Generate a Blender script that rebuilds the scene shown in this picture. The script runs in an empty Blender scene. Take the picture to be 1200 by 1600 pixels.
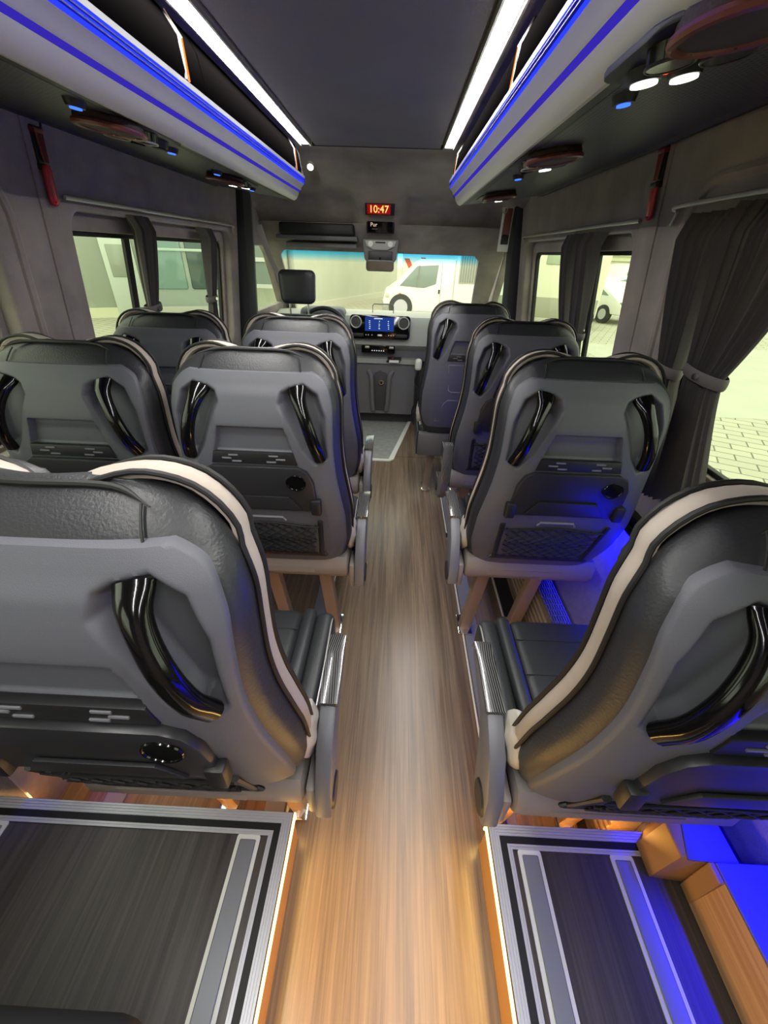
import bpy, bmesh, math, random
from mathutils import Vector, Matrix
random.seed(7)
S = bpy.context.scene
COL = S.collection

# ------------------------------------------------------------------ camera
def calibrate():
    # van axis meets the frame at (627, 397); the horizon drops 0.034 to the right
    F = 620.0
    y = Vector((27.0, 403.0, -F)).normalized()
    h = Vector((1, -0.034, 0))
    z = h.cross(y).normalized()
    if z.y < 0: z = -z
    x = y.cross(z)
    return Matrix((x, y, z))            # rows: world axes in camera coords -> camera-to-world
cam = bpy.data.objects.new('camera', bpy.data.cameras.new('camera'))
COL.objects.link(cam)
cam.data.sensor_fit = 'HORIZONTAL'; cam.data.sensor_width = 36
cam.data.lens = 36 * 620 / 1200; cam.data.clip_start = 0.02; cam.data.clip_end = 300
m = calibrate().to_4x4(); m.translation = (0.12, 0, 1.40)
cam.matrix_world = m
S.camera = cam

# ------------------------------------------------------------------ world and exposure
S.view_settings.view_transform = 'Standard'; S.view_settings.look = 'None'
S.view_settings.gamma = 1; S.view_settings.exposure = 0.25
S.view_settings.use_curve_mapping = False
w = bpy.data.worlds.new('sky'); S.world = w; w.use_nodes = True
w.node_tree.nodes['Background'].inputs[0].default_value = (0.97, 1.0, 0.89, 1)
w.node_tree.nodes['Background'].inputs[1].default_value = 2.1
def area(name, loc, rot, sx, sy, power, color, spread=180):
    l = bpy.data.lights.new(name, 'AREA'); l.shape = 'RECTANGLE'; l.size = sx; l.size_y = sy
    l.energy = power; l.color = color; l.spread = math.radians(spread)
    o = bpy.data.objects.new(name, l); COL.objects.link(o); o.location = loc; o.rotation_euler = rot
    return o
PI = math.pi
# the van's own lamps: two ceiling strips, blue strips under the side ledges, amber strips on the podium edges
for x in (-0.372, 0.328):
    area('ceiling_strip_light', (x, 0.85, 1.8355), (0, 0, 0), 0.034, 3.5, 25, (1, .98, .93))
area('blue_ledge_light', (.955, 1.0, .600), (0, math.radians(-24), 0), .02, 3.4, 62, (0, 0, 1), 110)
area('blue_ledge_light', (-.955, 1.55, .600), (0, math.radians(28), 0), .02, 2.1, 6, (0, 0, 1), 120)
for sx in (1, -1):
    area('rack_blue_light', (sx * .30, 0.9, 1.70), (0, sx * -PI / 2, 0), .02, 3.2, .5, (.05, .05, 1))
area('amber_step_light', (-.085, .0, .140), (0, -PI / 2, 0), .03, .85, 3.6, (1, .57, .13))
area('amber_step_light', (.396, .0, .140), (0, PI / 2, 0), .03, .85, 3.6, (1, .57, .13))
area('amber_step_light', (-.50, .455, .125), (-PI / 2, 0, 0), .8, .03, 3.2, (1, .57, .14))
area('amber_step_light', (.60, .455, .125), (-PI / 2, 0, 0), .38, .03, 2.2, (1, .57, .14))

# ------------------------------------------------------------------ materials
def lin(c): return tuple((v / 12.92 if v <= .04045 else ((v + .055) / 1.055) ** 2.4) for v in c)
def hexc(h): return lin(tuple(int(h[i:i + 2], 16) / 255 for i in (0, 2, 4)))
MATS = {}
def mat(name, col, rough=.5, metal=0, noise=0, nscale=30, bump=0, bscale=200, coat=0, spec=.5, emit=None, es=0, sheen=0):
    if name in MATS: return MATS[name]
    m = bpy.data.materials.new(name); m.use_nodes = True; nt = m.node_tree; b = nt.nodes['Principled BSDF']
    c = hexc(col) if isinstance(col, str) else col
    b.inputs['Base Color'].default_value = (*c, 1); b.inputs['Roughness'].default_value = rough
    b.inputs['Metallic'].default_value = metal; b.inputs['Coat Weight'].default_value = coat
    b.inputs['Specular IOR Level'].default_value = spec; b.inputs['Sheen Weight'].default_value = sheen
    if emit:
        b.inputs['Emission Color'].default_value = (*(hexc(emit) if isinstance(emit, str) else emit), 1)
        b.inputs['Emission Strength'].default_value = es
    tc = nt.nodes.new('ShaderNodeTexCoord')
    if noise:
        n = nt.nodes.new('ShaderNodeTexNoise'); n.inputs['Scale'].default_value = nscale; n.inputs['Detail'].default_value = 5
        nt.links.new(tc.outputs['Object'], n.inputs['Vector'])
        r = nt.nodes.new('ShaderNodeMapRange'); r.inputs[1].default_value = .3; r.inputs[2].default_value = .7
        r.inputs[3].default_value = 1 - noise; r.inputs[4].default_value = 1 + noise
        nt.links.new(n.outputs['Fac'], r.inputs[0])
        v = nt.nodes.new('ShaderNodeVectorMath'); v.operation = 'SCALE'; v.inputs[0].default_value = c
        nt.links.new(r.outputs[0], v.inputs['Scale']); nt.links.new(v.outputs[0], b.inputs['Base Color'])
    if bump:
        n2 = nt.nodes.new('ShaderNodeTexNoise'); n2.inputs['Scale'].default_value = bscale; n2.inputs['Detail'].default_value = 3
        nt.links.new(tc.outputs['Object'], n2.inputs['Vector'])
        bp = nt.nodes.new('ShaderNodeBump'); bp.inputs['Strength'].default_value = bump; bp.inputs['Distance'].default_value = .002
        nt.links.new(n2.outputs['Fac'], bp.inputs['Height']); nt.links.new(bp.outputs[0], b.inputs['Normal'])
    MATS[name] = m; return m
suede = mat('suede', '857b73', .95, noise=.25, nscale=7, bump=.5, bscale=300, sheen=.3)
ceilm = mat('ceiling_fabric', '757378', .9, noise=.06, nscale=4, bump=.4, bscale=500)
blackp = mat('black_plastic', '18181a', .45)
blackr = mat('black_rubber', '0c0c0d', .6)
gloss = mat('gloss_black', '080808', .12, spec=.5)
doorm = mat('locker_door', (.0018, .0016, .0016), .6, spec=.0)
shellm = mat('shell_plastic', '515259', .5, bump=.25, bscale=900)
leather = mat('black_leather', '26272a', .42, bump=.35, bscale=260)
leather2 = mat('seat_leather', '27292c', .42, bump=.3, bscale=320)
cream = mat('cream_leather', '9f9489', .6, bump=.6, bscale=60)
beamm = mat('beam_plastic', '77716e', .5)
silver = mat('silver_trim', 'b9b8b2', .35, metal=.6)
rackm = mat('rack_silver', 'c2c1b4', .38, metal=.2)
alu = mat('aluminium', 'c4c4c8', .4, metal=.25)
chrome = mat('chrome', 'e8e8e8', .08, metal=1)
whitep = mat('white_plastic', 'dcdcd4', .4)
redp = mat('red_plastic', 'b01522', .35)
redb = mat('red_button', 'e02a1c', .4, emit='e02a1c', es=.25)
tan = mat('tan_panel', 'a37b4c', .55)
curtm = mat('curtain_fabric', '4a4543', .85, bump=.4, bscale=400, sheen=.25)
dashm = mat('dash_plastic', '5c5d60', .6, bump=.3, bscale=500)
dashl = mat('dash_light', '8f918c', .6)
cabfl = mat('cab_mat', '8f908c', .7, noise=.15, nscale=25, bump=.5, bscale=200)
leg_m = mat('leg_paint', '8b7b6d', .45, metal=.2)
carpet = mat('side_carpet', '6a6672', .9, noise=.1, nscale=40, bump=.6, bscale=250)
greyr = mat('grey_rail', '85878c', .4, metal=.3)
def emitm(name, col, s):
    m = bpy.data.materials.new(name); m.use_nodes = True; nt = m.node_tree
    nt.nodes.remove(nt.nodes['Principled BSDF']); e = nt.nodes.new('ShaderNodeEmission')
    e.inputs[0].default_value = (*(hexc(col) if isinstance(col, str) else col), 1); e.inputs[1].default_value = s
    nt.links.new(e.outputs[0], nt.nodes['Material Output'].inputs[0]); return m
e_white = emitm('led_white', (1, .98, .93), 5)
e_blue = emitm('led_blue', (.015, .03, 1), 1.6)
e_blue2 = emitm('call_blue', (.05, .16, 1), 1.5)
e_violet = emitm('violet_reflection', (.05, .03, .60), .6)  # glow standing in for the blue LED's reflection, not a lamp
e_orange = emitm('led_orange', (1, .22, .02), 1.3)
e_amber = emitm('led_amber', (1, .62, .25), 3.2)
e_red = emitm('led_red', (1, .05, .02), 1.6)
e_redhot = emitm('led_digits', (1, .30, .08), 2.6)
e_lamp = emitm('reading_lamp_glow', (.95, 1, .93), 3)
e_screen = emitm('screen_blue', (.015, .045, .24), .9)
e_icon = emitm('screen_icon', (.8, .9, 1), .9)

def wood(name, dark, light, rough=.27):
    m = bpy.data.materials.new(name); m.use_nodes = True; nt = m.node_tree; b = nt.nodes['Principled BSDF']
    tc = nt.nodes.new('ShaderNodeTexCoord'); mp = nt.nodes.new('ShaderNodeMapping')
    mp.inputs['Scale'].default_value = (38, 1.1, 38); nt.links.new(tc.outputs['Object'], mp.inputs[0])
    n = nt.nodes.new('ShaderNodeTexNoise'); n.inputs['Scale'].default_value = 1.3; n.inputs['Detail'].default_value = 8
    n.inputs['Roughness'].default_value = .7; n.inputs['Distortion'].default_value = .5
    nt.links.new(mp.outputs[0], n.inputs['Vector'])
    mp2 = nt.nodes.new('ShaderNodeMapping'); mp2.inputs['Scale'].default_value = (200, 4, 200)
    nt.links.new(tc.outputs['Object'], mp2.inputs[0])
    n2 = nt.nodes.new('ShaderNodeTexNoise'); n2.inputs['Scale'].default_value = 1; n2.inputs['Detail'].default_value = 3
    nt.links.new(mp2.outputs[0], n2.inputs['Vector'])
    mx = nt.nodes.new('ShaderNodeMath'); mx.operation = 'ADD'
    sc = nt.nodes.new('ShaderNodeMath'); sc.operation = 'MULTIPLY'; sc.inputs[1].default_value = .35
    nt.links.new(n2.outputs['Fac'], sc.inputs[0]); nt.links.new(n.outputs['Fac'], mx.inputs[0]); nt.links.new(sc.outputs[0], mx.inputs[1])
    cr = nt.nodes.new('ShaderNodeValToRGB'); cr.color_ramp.elements[0].position = .5; cr.color_ramp.elements[1].position = .88
    cr.color_ramp.elements[0].color = (*hexc(dark), 1); cr.color_ramp.elements[1].color = (*hexc(light), 1)
    nt.links.new(mx.outputs[0], cr.inputs[0]); nt.links.new(cr.outputs[0], b.inputs['Base Color'])
    b.inputs['Roughness'].default_value = rough
    return m
floorw = wood('aisle_wood', '594c40', '84715c')
podw = wood('podium_wood', '35302f', '564f4c', .42)
duckw = wood('duct_wood', 'b08456', 'd0a878')

def glassm(name, tint=(1, 1, 1), g=.10, band=None):
    m = bpy.data.materials.new(name); m.use_nodes = True; nt = m.node_tree
    nt.nodes.remove(nt.nodes['Principled BSDF'])
    t = nt.nodes.new('ShaderNodeBsdfTransparent'); t.inputs[0].default_value = (*tint, 1)
    gl = nt.nodes.new('ShaderNodeBsdfGlossy'); gl.inputs['Roughness'].default_value = .02
    mix = nt.nodes.new('ShaderNodeMixShader'); mix.inputs[0].default_value = g
    nt.links.new(t.outputs[0], mix.inputs[1]); nt.links.new(gl.outputs[0], mix.inputs[2])
    nt.links.new(mix.outputs[0], nt.nodes['Material Output'].inputs[0])
    if band:
        tc = nt.nodes.new('ShaderNodeTexCoord'); sp = nt.nodes.new('ShaderNodeSeparateXYZ')
        nt.links.new(tc.outputs['Object'], sp.inputs[0])
        cr = nt.nodes.new('ShaderNodeMapRange'); cr.inputs[1].default_value = band[0]; cr.inputs[2].default_value = band[1]
        nt.links.new(sp.outputs['Z'], cr.inputs[0])
        mc = nt.nodes.new('ShaderNodeMix'); mc.data_type = 'RGBA'
        mc.inputs[6].default_value = (*tint, 1); mc.inputs[7].default_value = (.20, .70, 1.0, 1)
        nt.links.new(cr.outputs[0], mc.inputs[0]); nt.links.new(mc.outputs[2], t.inputs[0])
    return m
glass = glassm('side_glass', (.93, .97, .88), .04)
wglass = glassm('windscreen_glass', (1, 1, .95), .03, (1.335, 1.40))

# ------------------------------------------------------------------ helpers
def link(o, parent=None):
    COL.objects.link(o)
    if parent: o.parent = parent
    return o
def obj(name, bm, m, parent=None, smooth=True, angle=40):
    me = bpy.data.meshes.new(name); bmesh.ops.recalc_face_normals(bm, faces=bm.faces); bm.to_mesh(me); bm.free()
    if not isinstance(m, (list, tuple)): m = [m]
    for k in m: me.materials.append(k)
    if smooth:
        me.shade_smooth(); me.set_sharp_from_angle(angle=math.radians(angle))
    return link(bpy.data.objects.new(name, me), parent)
def tag(o, label=None, cat=None, group=None, kind=None):
    if label: o['label'] = label
    if cat: o['category'] = cat
    if group: o['group'] = group
    if kind: o['kind'] = kind
    return o
def struct(o, label=None): o['kind'] = 'structure'; (label and o.__setitem__('label', label)); return o
def empty(name, loc=(0, 0, 0), rz=0):
    o = bpy.data.objects.new(name, None); o.empty_display_size = .05; o.location = loc; o.rotation_euler = (0, 0, rz); return link(o)
def BM(): return bmesh.new()
def box(bm, a, b, bev=0, seg=2, M=None):
    r = bmesh.ops.create_cube(bm, size=1)['verts']
    c = [(a[i] + b[i]) / 2 for i in range(3)]; s = [abs(b[i] - a[i]) for i in range(3)]
    for v in r: v.co = Vector([v.co[i] * s[i] + c[i] for i in range(3)])
    if bev:
        es = list({e for v in r for e in v.link_edges})
        nb = bmesh.ops.bevel(bm, geom=es, offset=bev, segments=seg, affect='EDGES', profile=.5)
        r = list({v for f in nb['faces'] for v in f.verts} | {v for v in r if v.is_valid})
    if M is not None:
        for v in r: v.co = M @ v.co
    return r
def cyl(bm, p, q, r, r2=None, n=20, cap=True):
    p, q = Vector(p), Vector(q); d = q - p; r2 = r if r2 is None else r2
    M = Matrix.Translation((p + q) / 2) @ d.to_track_quat('Z', 'Y').to_matrix().to_4x4()
    return bmesh.ops.create_cone(bm, cap_ends=cap, segments=n, radius1=r, radius2=r2, depth=d.length, matrix=M)['verts']
def sweep(bm, pts, rad, n=10, closed=False, up=(0, 0, 1), ry=None):
    """tube along pts; rad number/list, ry optional second radius (along 'up')"""
    pts = [Vector(p) for p in pts]; N = len(pts); rings = []
    for i, p in enumerate(pts):
        if closed: t = (pts[(i + 1) % N] - pts[i - 1])
        else: t = pts[min(i + 1, N - 1)] - pts[max(i - 1, 0)]
        t.normalize(); u = Vector(up); s = t.cross(u)
        if s.length < 1e-4: s = t.cross(Vector((1, 0, .01)))
        s.normalize(); u = s.cross(t)
        a = rad[i] if isinstance(rad, (list, tuple)) else rad
        b = a if ry is None else (ry[i] if isinstance(ry, (list, tuple)) else ry)
        rings.append([bm.verts.new(p + s * a * math.cos(2 * PI * k / n) + u * b * math.sin(2 * PI * k / n)) for k in range(n)])
    for i in range(N if closed else N - 1):
        A, B = rings[i], rings[(i + 1) % N]
        for k in range(n): bm.faces.new((A[k], A[(k + 1) % n], B[(k + 1) % n], B[k]))
    if not closed: bm.faces.new(rings[0][::-1]); bm.faces.new(rings[-1])
def smoothpath(ctrl, n=8):
    P = [Vector(c) for c in ctrl]; P = [P[0] * 2 - P[1]] + P + [P[-1] * 2 - P[-2]]; out = []
    for i in range(1, len(P) - 2):
        for k in range(n):
            t = k / n; a, b, c, d = P[i - 1], P[i], P[i + 1], P[i + 2]
            out.append(.5 * ((2 * b) + (c - a) * t + (2 * a - 5 * b + 4 * c - d) * t * t + (3 * b - a - 3 * c + d) * t ** 3))
    out.append(P[-2]); return out
def prism(bm, poly, f0, f1, bev=0):
    """poly in 2D; f0/f1 map a 2D point to 3D for both sides"""
    A = [bm.verts.new(f0(*p)) for p in poly]; B = [bm.verts.new(f1(*p)) for p in poly]; n = len(poly)
    fa = bm.faces.new(A); fb = bm.faces.new(B[::-1]); fs = []
    for i in range(n): fs.append(bm.faces.new((A[i], B[i], B[(i + 1) % n], A[(i + 1) % n])))
    if bev:
        es = list({e for f in (fa, fb) for e in f.edges})
        bmesh.ops.bevel(bm, geom=es, offset=bev, segments=2, affect='EDGES', profile=.5)
def rrect(x0, y0, x1, y1, r, n=6):
    out = []
    for cx, cy, a in ((x1 - r, y1 - r, 0), (x0 + r, y1 - r, 90), (x0 + r, y0 + r, 180), (x1 - r, y0 + r, 270)):
        for k in range(n + 1):
            t = math.radians(a + 90 * k / n); out.append((cx + r * math.cos(t), cy + r * math.sin(t)))
    return out
def plate(name, outer, holes, thick, mapf, m, parent=None, bevel=0, parts=24):
    """flat shape with holes (curve fill), mapped into 3D by mapf(u, v, depth)"""
    cu = bpy.data.curves.new(name, 'CURVE'); cu.dimensions = '2D'; cu.fill_mode = 'BOTH'
    cu.extrude = thick / 2; cu.bevel_depth = bevel; cu.bevel_resolution = 3
    for poly in [outer] + holes:
        s = cu.splines.new('POLY'); s.points.add(len(poly) - 1)
        for i, p in enumerate(poly): s.points[i].co = (p[0], p[1], 0, 1)
        s.use_cyclic_u = True
    tmp = bpy.data.objects.new('tmp', cu); COL.objects.link(tmp)
    dg = bpy.context.evaluated_depsgraph_get(); me = bpy.data.meshes.new_from_object(tmp.evaluated_get(dg))
    bpy.data.objects.remove(tmp); me.name = name
    for v in me.vertices: v.co = mapf(v.co.x, v.co.y, v.co.z)
    me.materials.clear(); me.materials.append(m)
    me.shade_smooth(); me.set_sharp_from_angle(angle=math.radians(35))
    return link(bpy.data.objects.new(name, me), parent)
def interp(tab, z):
    if z <= tab[0][0]: return tab[0][1]
    if z >= tab[-1][0]: return tab[-1][1]
    n = len(tab)
    def slope(i):
        if i == 0 or i == n - 1:
            j = min(i, n - 2); return (tab[j + 1][1] - tab[j][1]) / (tab[j + 1][0] - tab[j][0])
        a = (tab[i][1] - tab[i - 1][1]) / (tab[i][0] - tab[i - 1][0]); b = (tab[i + 1][1] - tab[i][1]) / (tab[i + 1][0] - tab[i][0])
        return 0 if a * b <= 0 else 2 * a * b / (a + b)
    for i in range(n - 1):
        (x0, y0), (x1, y1) = tab[i], tab[i + 1]
        if z <= x1:
            h = x1 - x0; t = (z - x0) / h
            return y0 * (2 * t ** 3 - 3 * t * t + 1) + h * slope(i) * (t ** 3 - 2 * t * t + t) + y1 * (3 * t * t - 2 * t ** 3) + h * slope(i + 1) * (t ** 3 - t * t)
def sdf(px, pz, poly):
    d = 1e9; inside = False; n = len(poly); j = n - 1
    for i in range(n):
        ax, az = poly[i]; bx, bz = poly[j]
        ex, ez = bx - ax, bz - az; wx, wz = px - ax, pz - az
        t = max(0, min(1, (wx * ex + wz * ez) / (ex * ex + ez * ez + 1e-12)))
        d = min(d, math.hypot(wx - ex * t, wz - ez * t))
        if (az > pz) != (bz > pz) and px < (bx - ax) * (pz - az) / (bz - az) + ax: inside = not inside
        j = i
    return -d if inside else d
def sstep(t): t = max(0, min(1, t)); return t * t * (3 - 2 * t)

# ------------------------------------------------------------------ floor, podiums
bm = BM(); box(bm, (-.99, -1.2, -.04), (.99, 3.0, 0)); struct(obj('floor', bm, floorw, smooth=False), 'brown wood-effect aisle floor')
bm = BM(); box(bm, (-.99, 3.0, -.04), (.99, 4.6, -.0)); struct(obj('trim_1', bm, cabfl, smooth=False), 'grey rubber mat of the driver cab floor')
bm = BM(); prism(bm, [(.13, 2.99), (.52, 2.99), (.52, 4.1), (.33, 4.1)], lambda x, y: Vector((x, y, .0)), lambda x, y: Vector((x, y, .004)))
struct(obj('trim_2', bm, floorw, smooth=False), 'wood floor wedge beside the cab mat')
bm = BM()
prism(bm, [(-.45, 2.90), (.10, 2.90), (.13, 2.93), (.345, 4.1), (.315, 4.1), (.09, 2.93), (-.45, 2.93)], lambda x, y: Vector((x, y, .0)), lambda x, y: Vector((x, y, .008)))
struct(obj('trim_3', bm, whitep, smooth=False), 'white edging strip around the cab mat')
bm = BM(); prism(bm, [(-.99, 2.93), (.09, 2.93), (.10, 3.0), (-.99, 3.0)], lambda x, y: Vector((x, y, .0)), lambda x, y: Vector((x, y, .004)))
struct(obj('trim_4', bm, cabfl, smooth=False), 'front lip of the cab mat')
def strip(name, x0, x1, y0, y1, z, h, m, label):
    bm = BM(); box(bm, (x0, y0, z), (x1, y1, z + h), min(h * .4, .002), 1); return struct(obj(name, bm, m, smooth=False), label)
strip('trim_5', .462, .469, .44, 2.75, 0, .006, whitep, 'white edging along the aisle floor beside the right seats')
strip('trim_6', .475, .535, .44, 2.75, 0, .004, greyr, 'grey floor rail under the right seats')
strip('trim_7', .662, .672, .44, 2.75, 0, .006, whitep, 'thin white strip between the right floor rails')
strip('trim_8', .672, .74, .44, 2.75, 0, .004, blackp, 'black seat track beside the heater duct')
strip('trim_9', -.150, -.143, .44, 2.75, 0, .006, whitep, 'white edging along the aisle floor beside the left seats')
strip('trim_10', -.215, -.156, .44, 2.75, 0, .004, greyr, 'grey floor rail under the left seats')
strip('trim_11', -.70, -.64, .44, 2.75, 0, .004, greyr, 'grey floor rail under the left window seats')

ALLY = .437
def podium(sx, xi, xo, label, tnum):
    """raised step over the wheel arch, with ribbed aluminium edge profiles"""
    s = 1 if xo > xi else -1
    t = empty('podium', ((xi + xo) / 2, 0, 0)); tag(t, label, 'podium')
    inv = t.matrix_world.inverted() if False else Matrix.Translation((-(xi + xo) / 2, 0, 0))
    def part(name, bm, m):
        bmesh.ops.transform(bm, matrix=inv, verts=bm.verts); return obj(name, bm, m, t, smooth=False)
    bm = BM(); box(bm, (min(xi, xo) + (.004 if s > 0 else 0), -1.15, .0), (max(xi, xo) - (.004 if s < 0 else 0), ALLY - .004, .156)); part('carcass', bm, tan)
    bm = BM(); box(bm, (min(xi, xo) + .001, -1.15, .156), (max(xi, xo) - .001, ALLY - .001, .160)); part('top_board', bm, podw)
    # nested L-shaped profiles: ribbed silver, black band, silver
    def ell(o0, o1, z0, z1):
        bm = BM()
        a = xi + s * o0; b = xi + s * o1
        box(bm, (min(a, b), -1.15, z0), (max(a, b), ALLY - o0, z1))
        box(bm, (min(b, xo), ALLY - o1, z0), (max(b, xo), ALLY - o0, z1)); return bm
    def ells(L):
        bm = BM()
        for o0, o1, z0, z1 in L:
            a = xi + s * o0; b = xi + s * o1
            box(bm, (min(a, b), -1.15, z0), (max(a, b), ALLY - o0, z1))
            box(bm, (min(b, xo), ALLY - o1, z0), (max(b, xo), ALLY - o0, z1))
        return bm
    part('edge_profile', ells([(.003 + k * .0062, .0075 + k * .0062, .158, .1645) for k in range(4)] + [(.003, .027, .158, .1625)]), alu)
    part('anti_slip_band', ell(.027, .043, .158, .1635), blackr)
    part('inner_profile', ells([(.043, .0475, .158, .1645), (.0495, .054, .158, .1645), (.043, .054, .158, .1625)]), alu)
    bm = BM(); a = xi - s * .004; b = xi + s * .0015; box(bm, (min(a, b), -1.15, .146), (max(a, b), ALLY, .1585))
    box(bm, (min(xi, xo) + .01, ALLY - .006, .128), (max(xi, xo) - .01, ALLY - .0015, .140)); box(bm, (min(a, b), ALLY - .006, .128), (max(a, b), ALLY - .002, .150)); part('led_strip', bm, e_amber)
    return t
podium(-1, -.097, -.985, 'low wood-topped podium at left foot of frame with ribbed silver edge', 1)
podium(1, .408, .985, 'low wood-topped podium at right foot of frame with two grey seat rails', 2)
# seat rails let into the podium tops
def rail(x0, x1, y1, label):
    t = empty('seat_rail', ((x0 + x1) / 2, y1, .1605)); tag(t, label, 'seat rail', 'seat rails on the podiums')
    wd = (x1 - x0) / 2
    bm = BM()
    prism(bm, rrect(-wd, -1.4, wd, 0, .008), lambda x, y: Vector((x, y, 0)), lambda x, y: Vector((x, y, .003))); obj('rail_frame', bm, whitep, t, smooth=False)
    bm = BM(); box(bm, (-wd + .009, -1.4, .003), (wd - .009, -.012, .006), .002, 1); obj('rail_insert', bm, greyr, t, smooth=False)
rail(-.227, -.169, .385, 'long grey seat rail with pale border on the left podium beside its silver edge')
rail(-.87, -.812, .385, 'short end of a grey seat rail at the far left of the left podium')
rail(.474, .531, .385, 'grey seat rail on the right podium nearest the amber light strip')
rail(.702, .758, .385, 'grey seat rail on the right podium nearest the wooden duct')

# ------------------------------------------------------------------ side walls with window openings
A0, Z0, K = .97, .75, .13
def wallX(z): return A0 - K * (z - Z0)
def wmap(s, off=0):
    # depth d towards the cabin is negative outward
    return lambda u, v, d: Vector((s * (wallX(v) + off + d), u, v))
def sidewall(name, s, yend, holes, label):
    outer = [(-1.2, .60), (yend, .60), (yend, 1.75), (-1.2, 1.75)]
    return struct(plate(name, outer, holes, .03, lambda u, v, d: Vector((s * (wallX(v) + .03 + d), u, v)), suede, bevel=.012), label)
WR = [rrect(1.60, .88, 2.96, 1.495, .07), rrect(.12, .88, 1.30, 1.50, .09), rrect(-1.1, .88, 0, 1.50, .09)]
WL = [rrect(1.44, .88, 2.80, 1.495, .07), rrect(-.05, .88, 1.17, 1.50, .09), rrect(-1.1, .88, -.17, 1.50, .09)]
sidewall('wall_right', 1, 3.25, WR, 'grey suede side wall on the right')
sidewall('wall_left', -1, 2.98, WL, 'grey suede side wall on the left')
# raised moulding around the windows, seam lines, inner reveals and rubber frames
def ringpoly(p, g):
    cx = sum(a for a, b in p) / len(p); cy = sum(b for a, b in p) / len(p)
    x0 = min(a for a, b in p); x1 = max(a for a, b in p); y0 = min(b for a, b in p); y1 = max(b for a, b in p)
    return rrect(x0 - g, y0 - g, x1 + g, y1 + g, .09 + g)
n = 0
for s, WW, side in ((1, WR, 'right'), (-1, WL, 'left')):
    for i, p in enumerate(WW):
        n += 1
        x0 = min(a for a, b in p); x1 = max(a for a, b in p); y0 = min(b for a, b in p); y1 = max(b for a, b in p)
        # inner suede reveal (a second frame set outwards), its opening a little smaller at the top
        g = plate('window_%d' % n, rrect(x0 - .02, y0 - .02, x1 + .02, y1 + .02, .05), [], .004,
                  lambda u, v, d, s=s: Vector((s * (wallX(v) + .085 + d), u, v)), glass)
        struct(g, 'side window pane on the %s wall' % side)
        plate('reveal', rrect(x0 - .03, y0 - .03, x1 + .03, y1 + .03, .06), [rrect(x0 + .03, y0 + .02, x1 - .03, y1 - .058, .05)], .012,
              lambda u, v, d, s=s: Vector((s * (wallX(v) + .058 + d), u, v)), suede, g, bevel=.004)
        plate('frame', rrect(x0 - .01, y0 - .01, x1 + .01, y1 - .03, .05), [rrect(x0 + .045, y0 + .035, x1 - .045, y1 - .073, .04)], .014,
              lambda u, v, d, s=s: Vector((s * (wallX(v) + .074 + d), u, v)), blackr, g, bevel=.003)
        if i == 0 and s == -1 or i == 0 and s == 1:
            bm = BM(); ym = 2.03 if s > 0 else 1.84
            prism(bm, [(ym - .018, y0), (ym + .018, y0), (ym + .018, y1 - .05), (ym - .018, y1 - .05)],
                  lambda u, v, s=s: Vector((s * (wallX(v) + .07), u, v)), lambda u, v, s=s: Vector((s * (wallX(v) + .082), u, v)))
            obj('mullion', bm, blackr, g, smooth=False)
tn = 12
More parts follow.
